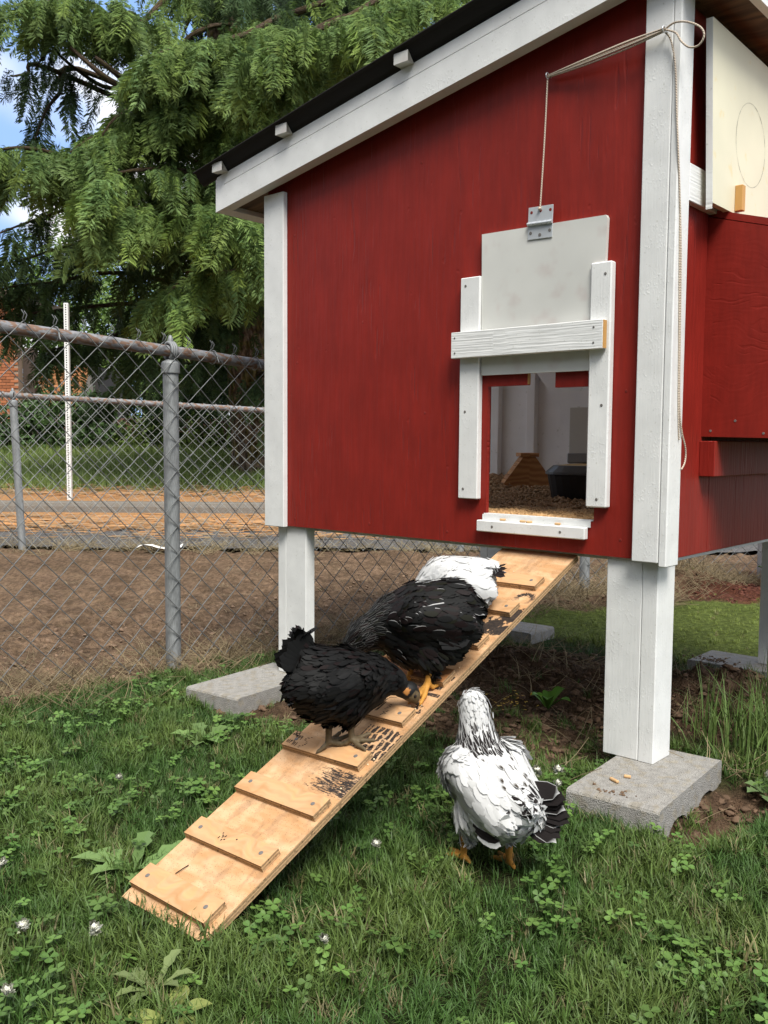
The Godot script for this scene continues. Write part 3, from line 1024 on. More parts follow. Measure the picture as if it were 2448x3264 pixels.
# black paint left on the board, in board metres (x across, s down the ramp)
func ramp_paint(x: float, s: float) -> float:
	var z := s / 1.0913
	var w := nz2.get_noise_2d(x * 150.0, z * 150.0)
	var w2 := nz2.get_noise_2d(x * 40.0 + 7.0, z * 40.0)
	var k := 0.0
	# brushed smudge
	if z > 0.738 and z < 0.802:
		var fade := smoothstep(0.0, 0.055, x - 0.002) * smoothstep(0.738, 0.748, z) * smoothstep(0.802, 0.79, z)
		var st := nz2.get_noise_2d(x * 26.0, z * 420.0)
		k = maxf(k, smoothstep(0.12, 0.34, st * 0.8 + fade * 0.75 - 0.32 + w * 0.3) * signf(fade))
	# rows of stencil fragments
	for r in [[0.452, 0.464, 0.050, 0.103, 0.0], [0.484, 0.498, 0.062, 0.095, 1.0], [0.508, 0.517, 0.028, 0.105, 0.0], [0.546, 0.582, 0.070, 0.100, 2.0]]:
		if z > r[0] and z < r[1] and x > r[2] and x < r[3]:
			var on := 1.0
			if r[4] == 1.0: on = 1.0 if fposmod(x * 62.0, 1.0) < 0.82 and absf(z - 0.491) + 0.004 * w2 < 0.006 else 0.0
			if r[4] == 2.0: on = 1.0 if fposmod(x * 90.0 + w2 * 0.5, 1.0) < 0.5 and fposmod(z * 45.0 + floor(x * 90.0) * 0.37, 1.0) < 0.75 else 0.0
			if r[4] == 0.0 and r[0] < 0.46: on = 1.0 if fposmod(x * 85.0, 1.0) < 0.45 else 0.0
			k = maxf(k, on * smoothstep(-0.55, -0.3, w))
	if z > 0.622 and z < 0.705 and x > 0.0 and x < 0.108:
		if absf(x - 0.022) < 0.0012 or absf(x - 0.030) < 0.0018:
			k = maxf(k, smoothstep(-0.4, -0.2, w))
		elif x > 0.036:
			var row := fposmod((x - 0.036) * 74.0 + w2 * 0.25, 1.0)
			var n0 := floorf((x - 0.036) * 74.0)
			var dash := fposmod(z * (34.0 + 7.0 * fposmod(n0 * 0.37, 1.0)) + n0 * 0.41 + w2 * 0.3, 1.0)
			k = maxf(k, (1.0 if row < 0.64 and dash < 0.82 else 0.0) * smoothstep(-0.6, -0.4, w))
	# blots near the top
	for e in [[0.092, 0.235, 0.026, 0.03], [0.070, 0.272, 0.03, 0.028], [0.094, 0.285, 0.02, 0.02], [0.070, 0.338, 0.028, 0.017], [0.060, 0.302, 0.018, 0.012]]:
		var q := Vector2((x - e[0]) / e[2], (z - e[1]) / e[3]).length()
		k = maxf(k, smoothstep(1.05, 0.85, q + w2 * 0.5 + w * 0.25))
	var ring := Vector2((x - 0.082) / 0.022, (z - 0.168) / 0.02).length()
	if z < 0.185: k = maxf(k, smoothstep(0.35, 0.15, absf(ring - 0.9) + w * 0.3) * smoothstep(0.19, 0.15, z + w2 * 0.02))
	return clampf(k, 0.0, 1.0)

func make_ramp() -> void:
	var down := Vector3(0.011, -0.437, 1.0).normalized()
	var across := Vector3(1, 0, -0.011).normalized()
	RX = Transform3D(Basis(across, down.cross(across).normalized(), down), Vector3(-0.3535, 0.5, 0.0))
	var R := root("chicken_ramp", "plywood chicken ramp with nailed cleats and black stencil paint", "ramp", Vector3(-0.345, 0, 0.6))
	var L := 1.206
	var T := 1.236
	var deck := MB.new()
	var lo := -0.108
	var hi := 0.108
	var nn := RX.basis.y
	var ids := []
	for q in [[lo, -0.03, 0.0, 0.0], [hi, -0.03, 1.0, 0.0], [hi, L, 1.0, 1.0], [lo, L, 0.0, 1.0]]:
		ids.append(deck.vert(RX * Vector3(q[0], 0.0, q[1]), nn, Vector2(q[2], q[3]), Color.WHITE))
	deck.face(ids[0], ids[1], ids[2], nn)
	deck.face(ids[0], ids[2], ids[3], nn)
	var dm := mat(Color(1, 1, 1), 0.72, 0.35)
	dm.albedo_texture = tex(rgbimg(224, 1280, func(u: float, v: float) -> Color:
		var x := lo + (hi - lo) * u
		var s := -0.03 + T * v
		var wv := 0.012 * nz.get_noise_2d(x * 9.0, s * 9.0)
		var g := nz.get_noise_2d((x + wv) * 16.0, s * 46.0)
		var fig := nz.get_noise_2d((x + wv) * 6.0 + 30.0, s * 7.0)
		var base := Color(0.80, 0.645, 0.49)
		var d := 0.03 * g - 0.05 * smoothstep(0.1, 0.5, absf(fig))
		base = Color(base.r + d, base.g + d * 1.3, base.b + d * 1.5)
		var dirt := smoothstep(0.15, 0.55, nz2.get_noise_2d(x * 14.0 + 3.0, s * 9.0)) * 0.10
		base = base.darkened(dirt * 0.6)
		var mud := smoothstep(0.2, 0.6, nz2.get_noise_2d(x * 22.0, s * 7.0 + 11.0) + 0.15 * nz2.get_noise_2d(x * 120.0, s * 120.0))
		base = base.lerp(Color(0.56, 0.44, 0.33), mud * 0.35)
		if nz2.get_noise_2d(x * 420.0, s * 420.0 + 3.0) > 0.62: base = base.darkened(0.4)
		return base.lerp(Color(0.115, 0.105, 0.11), ramp_paint(x, s) * (0.86 + 0.1 * nz2.get_noise_2d(x * 90.0, s * 90.0)))))
	var edges := layered(Vector3(lo, -0.015, -0.03), Vector3(hi, -0.0006, L), Vector2(0.3, 0.1), RX)
	var dk := part("deck", deck.mesh(), dm, R)
	var de := part("deck_layers", edges, [M.ply, M.edge], R)
	var rr := RandomNumberGenerator.new()
	rr.seed = 19
	# cleats
	var fronts := [1.086, 0.972, 0.857, 0.737, 0.614, 0.489, 0.363, 0.239, 0.134]
	var ends := [0.094, 0.096, 0.101, 0.092, 0.094, 0.097, 0.095, 0.094, 0.092]
	for k in fronts.size():
		var s: float = fronts[k] * 1.0913
		var w := 0.0445 + rr.randf_range(-0.0015, 0.0015)
		var tl := RX * Transform3D(Basis(Vector3.UP, rr.randf_range(-0.02, 0.02)), Vector3(0, 0, s - w))
		var cm: ArrayMesh = layered(Vector3(-0.106, 0.0006, 0.0), Vector3(ends[k], 0.0135, w), Vector2(rr.randf() * 3.0, rr.randf() * 3.0), tl)
		var top: StandardMaterial3D = M.ply
		if k == 5:
			top = M.ply.duplicate()
			top.albedo_color = lin(0.42, 0.2, 0.085)
		var cl := part("cleat", cm, [top, M.edge], R)
		for x in [-0.085, ends[k] - 0.022]:
			screw_at(tl * Vector3(x, 0.0137, w * 0.48), nn, cl, 0.0042)
		# print remains on a few cleats
		var pb := MB.new()
		pb.col = Color(0.014, 0.013, 0.016)
		var marks := []
		if k == 3:
			for q in 16:
				marks.append([-0.102 + 0.0036 * (q % 8) + rr.randf() * 0.002, 0.004 + 0.019 * (q / 8) + rr.randf() * 0.006, rr.randf_range(0.001, 0.0022), rr.randf_range(0.003, 0.011)])
			for q in 10:
				marks.append([-0.068 + rr.randf() * 0.012, 0.006 + q * 0.0036, rr.randf_range(0.003, 0.006), rr.randf_range(0.0008, 0.0018)])
			for q in 14:
				marks.append([-0.104 + rr.randf() * 0.012, rr.randf() * 0.014, rr.randf_range(0.002, 0.006), rr.randf_range(0.001, 0.003)])
		if k == 1:
			for q in 12:
				marks.append([-0.032 + rr.randf() * 0.016, 0.012 + rr.randf() * 0.014, rr.randf_range(0.0008, 0.003), rr.randf_range(0.001, 0.005)])
			marks.append([0.006, 0.014, 0.003, 0.003])
		if k == 4:
			for q in 12:
				marks.append([0.03 + rr.randf() * 0.012, 0.004 + q * 0.003, rr.randf_range(0.003, 0.007), rr.randf_range(0.0008, 0.002)])
		for m in marks:
			pb.quad(tl * Vector3(m[0], 0.0138, m[1]), tl * Vector3(m[0] + m[2], 0.0138, m[1]), tl * Vector3(m[0] + m[2], 0.0138, m[1] + m[3]), tl * Vector3(m[0], 0.0138, m[1] + m[3]), nn)
		if marks.size() > 0:
			part("stencil_print", pb.mesh(), M.vcol, cl).set_meta("kind", "stuff")
	# feed crumbs lie on the ramp
	var cb := MB.new()
	cb.lathe([Vector2(0.0001, -0.5), Vector2(0.45, -0.25), Vector2(0.5, 0.1), Vector2(0.0001, 0.5)], 6)
	var xf := []
	for p in [[0.09, 0.78], [0.096, 0.715], [0.098, 0.70], [0.07, 0.565], [0.076, 0.572], [0.066, 0.556], [0.082, 0.56], [0.06, 0.575], [0.087, 0.547], [0.05, 0.52], [0.03, 0.44], [0.09, 0.425], [0.075, 0.40], [0.02, 0.24], [0.05, 0.08], [-0.01, 0.07]]:
		xf.append(Transform3D(Basis(Vector3(0, 0, 1), rr.randf() * 3.0).scaled(Vector3.ONE * rr.randf_range(0.003, 0.0045)), RX * Vector3(p[0], 0.0012, p[1] * 1.0913)))
	tag(multi("feed_crumbs", cb.mesh(), mat(lin(0.7, 0.6, 0.4), 0.8), xf, []), "pale feed crumbs lying on the ramp", "feed")
	var tw := MB.new()
	tw.tube([RX * Vector3(-0.052, 0.0025, 1.13), RX * Vector3(-0.046, 0.004, 1.117), RX * Vector3(-0.045, 0.002, 1.106)], [0.0009], 5)
	tag(part("twig", tw.mesh(), M.bark), "tiny brown twig lying on the ramp above its lowest cleat", "twig")

# ------------------------------------------------------------------ cord
func smooth_path(pts: Array, per := 6) -> Array:
	var c := Curve3D.new()
	for k in pts.size():
		var a: Vector3 = pts[maxi(k - 1, 0)]
		var b: Vector3 = pts[mini(k + 1, pts.size() - 1)]
		var d := (b - a) / 6.0
		c.add_point(pts[k], -d, d)
	var out := []
	for k in pts.size() - 1:
		for s in per:
			out.append(c.sample(k, float(s) / per))
	out.append(pts[pts.size() - 1])
	return out

func make_cord() -> void:
	var R := root("hatch_cord", "thin off-white cord that lifts the hatch, looped between two screw eyes", "cord", Vector3(-0.2, 1.6, 0.02))
	var e1 := Vector3(-0.3285, 1.640, 0.012)
	var e2 := Vector3(-0.032, 1.655, 0.0335)
	var b := MB.new()
	b.tube(smooth_path([Vector3(-0.341, 1.332, 0.0185), Vector3(-0.3395, 1.36, 0.0175), Vector3(-0.334, 1.5, 0.0145), e1 + Vector3(-0.001, -0.004, 0.002)]), [0.0019], 7)
	part("hanging_strand", b.mesh(), M.rope, R)
	b = MB.new()
	b.lathe([Vector2(0.0001, -0.004), Vector2(0.0038, -0.002), Vector2(0.0042, 0.001), Vector2(0.0026, 0.004), Vector2(0.0001, 0.005)], 8, Transform3D(Basis.IDENTITY, Vector3(-0.341, 1.336, 0.0195)))
	part("knot", b.mesh(), M.rope, R)
	for k in 5:
		b = MB.new()
		var o := Vector3(0, [0.0035, 0.0018, -0.0005, -0.003, -0.005][k], [0.002, 0.006, 0.001, 0.005, 0.003][k])
		var sag := [0.0, 0.0015, 0.001, 0.003, 0.005][k] as float
		b.tube(smooth_path([e1 + o * 0.5, e1.lerp(e2, 0.35) + o + Vector3(0, -sag, 0.002), e1.lerp(e2, 0.7) + o * 1.3 + Vector3(0, -sag, 0.003), e2 + o * 0.8]), [0.0019], 7)
		part("strand", b.mesh(), M.rope, R)
	b = MB.new()
	b.tube(smooth_path([e2, Vector3(-0.008, 1.660, 0.041), Vector3(0.022, 1.652, 0.045), Vector3(0.050, 1.634, 0.044), Vector3(0.058, 1.615, 0.042), Vector3(0.046, 1.600, 0.040), Vector3(0.026, 1.602, 0.040), Vector3(0.009, 1.618, 0.042), Vector3(-0.004, 1.639, 0.040), e2 + Vector3(0.004, -0.002, 0.004)]), [0.0021], 7)
	part("loop", b.mesh(), M.rope, R)
	b = MB.new()
	b.tube(smooth_path([e2 + Vector3(0.002, -0.006, 0), Vector3(-0.020, 1.63, 0.026), Vector3(-0.010, 1.57, 0.0225), Vector3(-0.0045, 1.48, 0.0225), Vector3(0.001, 1.40, 0.0215), Vector3(0.0023, 1.32, 0.012), Vector3(0.0023, 1.2, -0.003), Vector3(0.0023, 1.04, -0.011), Vector3(0.0024, 0.87, -0.020), Vector3(0.0032, 0.81, -0.034), Vector3(0.0040, 0.778, -0.052), Vector3(0.0030, 0.756, -0.060), Vector3(0.0034, 0.738, -0.054), Vector3(0.0026, 0.724, -0.040)]), [0.0019], 7)
	part("tail_strand", b.mesh(), M.rope, R)
	b = MB.new()
	b.tube(smooth_path([Vector3(0.0020, 1.30, 0.007), Vector3(0.0020, 1.15, -0.0005), Vector3(0.0020, 1.0, -0.009), Vector3(0.0020, 0.86, -0.016), Vector3(0.0024, 0.79, -0.024)]), [0.0017], 7)
	part("tail_strand", b.mesh(), M.rope, R)
	for e in [[e1, 0.001], [e2, 0.0195]]:
		var p: Vector3 = e[0]
		b = MB.new()
		var ring := []
		for k in 17:
			var an := TAU * k / 16.0
			ring.append(p + Vector3(0.0, 0.0068 * sin(an), 0.004 + 0.0068 * cos(an)))
		b.tube(ring, [0.0012], 6, false)
		b.tube([Vector3(p.x, p.y, e[1]), Vector3(p.x, p.y, p.z - 0.002)], [0.0013], 6)
		part("screw_eye", b.mesh(), M.zinc, R)

# ------------------------------------------------------------------ inside the coop
func bed_y(x: float, z: float) -> float:
	return 0.592 + 0.03 * smoothstep(-0.35, -1.1, z) + 0.028 * smoothstep(-0.9, -1.25, x) * smoothstep(-0.5, -1.0, z) + 0.006 * nz.get_noise_2d(x * 9.0, z * 9.0)

func pellet_mesh() -> ArrayMesh:
	var b := MB.new()
	b.lathe([Vector2(0.0001, -0.0075), Vector2(0.0026, -0.0073), Vector2(0.0031, -0.0055), Vector2(0.0031, 0.0055), Vector2(0.0027, 0.0072), Vector2(0.0001, 0.0076)], 7)
	return b.mesh()

func make_inside() -> void:
	var rr := RandomNumberGenerator.new()
	rr.seed = 31
	var pm := pellet_mesh()
	var bm := vmat(0.9, 0.2)
	var xs := PackedFloat32Array()
	var zs := PackedFloat32Array()
	for k in 65: xs.append(-1.309 + k * 1.268 / 64.0)
	for k in 61: zs.append(-1.202 + k * 1.186 / 60.0)
	var bed := part("bedding", sheet(xs, zs, func(x: float, z: float) -> Vector3: return Vector3(x, bed_y(x, z) - 0.004, z), func(_x: float, _z: float) -> Color: return Color(0.36, 0.24, 0.14)), bm)
	tag(bed, "layer of wood pellet bedding inside the coop", "bedding", "", "stuff")
	var xf := []
	var cl := []
	for k in 11000:
		var x := rr.randf_range(-1.3, -0.12)
		var z := -0.016 - 1.18 * pow(rr.randf(), 1.25)
		if k < 3800:
			x = rr.randf_range(-0.6, -0.14)
			z = -rr.randf_range(0.014, 0.3)
		var bs := Basis(Vector3(rr.randfn(), rr.randfn() * 0.3, rr.randfn()).normalized(), rr.randf_range(0.9, 2.2)).rotated(Vector3.UP, rr.randf() * TAU).scaled(Vector3.ONE * rr.randf_range(0.85, 1.25))
		xf.append(Transform3D(bs, Vector3(x, bed_y(x, z) + rr.randf_range(-0.002, 0.004), z)))
		var q := rr.randf_range(0.8, 1.15)
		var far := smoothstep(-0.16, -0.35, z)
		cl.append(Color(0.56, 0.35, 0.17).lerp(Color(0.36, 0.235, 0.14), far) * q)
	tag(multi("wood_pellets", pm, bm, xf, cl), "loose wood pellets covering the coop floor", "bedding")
	# single pellets: on the sill and on the block
	var lbl := ["wood pellet at the left end of the hatch sill", "left one of two wood pellets touching on the hatch sill", "right one of two wood pellets touching on the hatch sill", "wood pellet at the right end of the hatch sill", "short wood pellet on the concrete block nearer the white leg", "long wood pellet lying on the concrete block nearer the camera"]
	var pos := [Vector3(-0.437, 0.5885, 0.011), Vector3(-0.377, 0.588, 0.012), Vector3(-0.358, 0.5875, 0.0125), Vector3(-0.278, 0.588, 0.0125), Vector3(-0.035, 0.0535, 0.105), Vector3(-0.046, 0.0537, 0.145)]
	for k in 6:
		var o := part("wood_pellet", pm, mat(lin(0.58, 0.37, 0.19), 0.9, 0.2), null, pos[k])
		o.rotation = Vector3(0.0, [0.4, 0.2, 0.9, 0.1, 0.3, -0.4][k], PI / 2.0)
		if k >= 4: o.scale = Vector3(1.25, [1.0, 1.7][k - 4], 1.25)
		tag(o, lbl[k], "wood pellet", "spilled wood pellets")
	# black feeder tub with a grey rim, cereal inside
	var F := root("feeder", "black plastic feed tub with a grey rim inside the coop", "feeder", Vector3(-0.63, 0.61, -0.74))
	var b := MB.new()
	var rt := Transform3D(Basis(Vector3.UP, 0.3), Vector3(-0.63, 0.592, -0.74))
	var ring := func(y: float, a: float, c: float) -> Array:
		var r := []
		for k in 28:
			var an := TAU * k / 28.0
			var p := Vector2(cos(an), sin(an))
			var sq := pow(pow(absf(p.x), 2.4) + pow(absf(p.y), 2.4), -1.0 / 2.4)
			r.append(rt * Vector3(p.x * sq * a, y, p.y * sq * c))
		return r
	var loft := func(mb: MB, rings: Array) -> void:
		for q in rings.size() - 1:
			for k in 28:
				var a: Vector3 = rings[q][k]
				var e: Vector3 = rings[q][(k + 1) % 28]
				var d: Vector3 = rings[q + 1][(k + 1) % 28]
				var g: Vector3 = rings[q + 1][k]
				var nn := (e - a).cross(g - a).normalized()
				var outw := (a + d) / 2.0 - rt.origin
				outw.y = 0.0
				if nn.dot(outw + Vector3(0, 0.02, 0)) < 0.0: nn = -nn
				mb.quad(a, e, d, g, nn)
	loft.call(b, [ring.call(0.0, 0.01, 0.01), ring.call(0.0, 0.095, 0.075), ring.call(0.012, 0.103, 0.082), ring.call(0.088, 0.118, 0.096)])
	part("tub", b.mesh(), M.black, F)
	b = MB.new()
	loft.call(b, [ring.call(0.0885, 0.118, 0.096), ring.call(0.090, 0.124, 0.102), ring.call(0.097, 0.124, 0.102), ring.call(0.118, 0.10, 0.082), ring.call(0.119, 0.094, 0.076)])
	part("rim", b.mesh(), mat(lin(0.09, 0.095, 0.1), 0.35), F)
	b = MB.new()
	loft.call(b, [ring.call(0.1165, 0.096, 0.077), ring.call(0.123, 0.05, 0.04), ring.call(0.126, 0.002, 0.002)])
	var feed := part("feed", b.mesh(), mat(lin(0.5, 0.33, 0.14), 0.9), F)
	b = MB.new()
	b.box(Vector3(-0.055, 0.126, -0.012), Vector3(0.055, 0.158, 0.012), 0.003, rt)
	part("handle", b.mesh(), mat(lin(0.25, 0.26, 0.27), 0.3, 0.5, 0.3), F)
	# wooden wedge stand
	var W := root("wooden_stand", "small ridged wooden stand with sloping sides on the bedding", "stand", Vector3(-1.0, 0.62, -0.98))
	var wt := Transform3D(Basis(Vector3.UP, 0.72), Vector3(-1.005, 0.617, -0.985))
	for s in [-1.0, 1.0]:
		b = MB.new()
		var q0 := Vector3(s * 0.105, 0.0, 0.06)
		var q1 := Vector3(s * 0.022, 0.115, 0.045)
		for k in 7:
			var t0 := k / 7.0
			var t1 := (k + 0.86) / 7.0
			var c0 := q0.lerp(q1, t0)
			var c1 := q0.lerp(q1, t1)
			var nn := (wt.basis * Vector3(s * 0.8, 0.6, 0)).normalized()
			for f in [1.0]:
				b.quad(wt * c0, wt * c1, wt * Vector3(c1.x, c1.y, -c1.z), wt * Vector3(c0.x, c0.y, -c0.z), nn)
			b.quad(wt * c1, wt * Vector3(c1.x, c1.y, -c1.z), wt * Vector3(c1.x - s * 0.006, c1.y, -c1.z), wt * Vector3(c1.x - s * 0.006, c1.y, c1.z), (wt.basis * Vector3.UP).normalized())
		part("side_slats", b.mesh(), M.pine, W)
	for s in [-1.0, 1.0]:
		b = MB.new()
		b.prism(PackedVector2Array([Vector2(-0.105, 0.0), Vector2(0.105, 0.0), Vector2(0.022, 0.115), Vector2(-0.022, 0.115)]), s * 0.05 - 0.006, s * 0.05 + 0.006, wt)
		part("end_board", b.mesh(), M.pine, W)
	b = MB.new()
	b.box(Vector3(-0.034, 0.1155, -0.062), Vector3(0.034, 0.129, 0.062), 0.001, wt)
	part("top_board", b.mesh(), M.pine, W)

# ------------------------------------------------------------------ fences
func wire_mesh(flip: bool, height: float, r: float, step: float, w: float) -> ArrayMesh:
	var b := MB.new()
	var pts := []
	var k := 0
	var y := 0.012
	while y < height:
		var right := (k % 2 == 1) != flip
		var x := w if right else 0.0
		var s := 1.0 if right else -1.0
		var zz := 0.0022 * (1.0 if k % 4 < 2 else -1.0)
		pts.append(Vector3(x - s * 0.0042, y - 0.0045, zz * 0.4))
		pts.append(Vector3(x + s * 0.0012, y, zz))
		pts.append(Vector3(x - s * 0.0042, y + 0.0045, -zz * 0.4))
		y += step
		k += 1
	var last: Vector3 = pts[pts.size() - 1]
	pts.append(last + Vector3(0.004, 0.014, 0.003))
	pts.append(last + Vector3(-0.002, 0.026, -0.003))
	b.tube(pts, [r], 5)
	return b.mesh()

func pipe(a: Vector3, c: Vector3, r: float, sides := 16) -> ArrayMesh:
	var b := MB.new()
	var pts := []
	var n := maxi(2, int(a.distance_to(c) / 0.35))
	for k in n + 1: pts.append(a.lerp(c, float(k) / n))
	b.tube(pts, [r], sides)
	return b.mesh()

func fence_post(F: Node3D, base: Vector3, top: float, r: float, dir: Vector3, lean := Vector3.ZERO) -> void:
	var up := Vector3(lean.x, 1, lean.z)
	var p := Node3D.new()
	p.name = "post"
	F.add_child(p, true)
	p.position = base - F.position
	part("pipe", pipe(base + Vector3(0, -0.1, 0), base + up * top, r), M.galv, p)
	var b := MB.new()
	b.lathe([Vector2(r + 0.001, -0.026), Vector2(r + 0.0055, -0.025), Vector2(r + 0.0055, 0.006), Vector2(r + 0.003, 0.012), Vector2(0.016, 0.02), Vector2(0.0001, 0.021)], 16, Transform3D(Basis.IDENTITY, base + up * top))
	# eye that carries the rail
	var eye := []
	for k in 15:
		var an := -0.35 * PI + 1.7 * PI * k / 14.0
		eye.append(base + up * (top + 0.050) + Vector3(0, 0.028 * sin(an), 0) + dir.cross(Vector3.UP) * 0.028 * cos(an))
	for o in [-0.008, 0.0, 0.008]:
		var e2 := []
		for q in eye: e2.append(q + dir * o)
		b.tube(e2, [0.0055], 8)
	b.lathe([Vector2(0.010, 0.0), Vector2(0.010, 0.012), Vector2(0.006, 0.024), Vector2(0.0001, 0.028)], 10, Transform3D(Basis.IDENTITY, base + up * (top + 0.076)))
	part("post_cap", b.mesh(), M.galv, p)

func make_fences() -> void:
	# near fence: from in front of the coop back along its left side
	var N := root("chain_link_fence", "chain-link fence with a rusty top rail running close beside the coop", "fence", Vector3(-1.775, 0, 0.05))
	var h0 := func(z: float) -> float: return 1.085 + 0.055 * (z - 0.05)
	var a := Vector3(fence_x(2.2), 0, 2.2)
	var m := Vector3(fence_x(-2.435), 0, -2.435)
	var e := Vector3(fence_x(-4.2), 0, -4.2)
	for s in [[a, m], [m, e]]:
		var p0: Vector3 = s[0] + Vector3(0, h0.call(s[0].z), 0)
		var p1: Vector3 = s[1] + Vector3(0, h0.call(s[1].z), 0)
		part("top_rail", pipe(p0, p1, 0.0192), M.rail, N)
	var d1 := (m - a).normalized()
	fence_post(N, Vector3(-1.775, 0, 0.05), 1.036, 0.0262, d1)
	fence_post(N, m, 0.87, 0.027, d1)
	fence_post(N, Vector3(fence_x(2.1), 0, 2.1), 1.12, 0.0285, d1)
	var wm := [wire_mesh(false, 1.13, 0.0016, 0.0478, 0.047), wire_mesh(true, 1.13, 0.0016, 0.0478, 0.047)]
	var k := 0
	for s in [[a, m], [m, e]]:
		var dir: Vector3 = (s[1] - s[0]).normalized()
		var side := Vector3(-dir.z, 0, dir.x) * 1.0
		if side.x < 0: side = -side
		var l: float = s[0].distance_to(s[1])
		var q := 0.0
		while q < l:
			var p: Vector3 = s[0] + dir * q + side * 0.031
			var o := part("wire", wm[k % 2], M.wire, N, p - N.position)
			var sc: float = (h0.call(p.z) + 0.035) / 1.125
			o.basis = Basis(dir, Vector3.UP * sc, dir.cross(Vector3.UP))
			q += 0.047
			k += 1
	# wire ties on the rail
	for z in [0.9, 0.45, -0.12, -0.30]:
		var c := Vector3(fence_x(z), h0.call(z), z)
		var b := MB.new()
		var ring := []
		for t in 14:
			var an := TAU * t / 12.0
			ring.append(c + Vector3(cos(an) * 0.024, sin(an) * 0.024, 0.004 * t / 14.0))
		ring.append(c + Vector3(0.045, -0.02, 0.01))
		b.tube(ring, [0.0016], 5)
		part("rail_tie", b.mesh(), M.galv, N)
	# far fence along the street edge
	var W := root("chain_link_fence", "farther chain-link fence along the street beyond the bare soil", "fence", street(-2.6, 0, 6.6))
	var hh := func(al: float) -> float: return 1.104 - 0.0527 * (al + 2.73)
	part("top_rail", pipe(street(-5.2, hh.call(-5.2), 6.6), street(2.6, hh.call(2.6), 6.6), 0.0205), M.rail, W)
	fence_post(W, street(-2.60, 0, 6.58), 1.048, 0.027, SR, Vector3(-0.03, 0, 0.03))
	fence_post(W, street(0.55, 0, 6.58), 0.87, 0.027, SR)
	fence_post(W, street(-5.0, 0, 6.58), 1.15, 0.027, SR)
	var fm := [wire_mesh(false, 1.12, 0.0014, 0.043, 0.042), wire_mesh(true, 1.12, 0.0014, 0.043, 0.042)]
	k = 0
	var al := -4.6
	while al < 2.4:
		var p := street(al, 0, 6.565)
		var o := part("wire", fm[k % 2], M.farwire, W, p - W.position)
		o.basis = Basis(SR, Vector3.UP * ((hh.call(al) + 0.03) / 1.125), SR.cross(Vector3.UP))
		al += 0.042
		k += 1

# ------------------------------------------------------------------ street and what lies beyond
func strip(a0: float, a1: float, c0: float, c1: float, na: int, nc: int, hf: Callable, cf: Callable) -> ArrayMesh:
	var xs := PackedFloat32Array()
	var zs := PackedFloat32Array()
	for k in na + 1: xs.append(lerpf(a0, a1, float(k) / na))
	for k in nc + 1: zs.append(lerpf(c0, c1, float(k) / nc))
	return sheet(xs, zs, hf, cf)

func verge_y(c: float) -> float:
	return 0.135 + clampf(c - 11.3, 0.0, 6.5) * 0.10

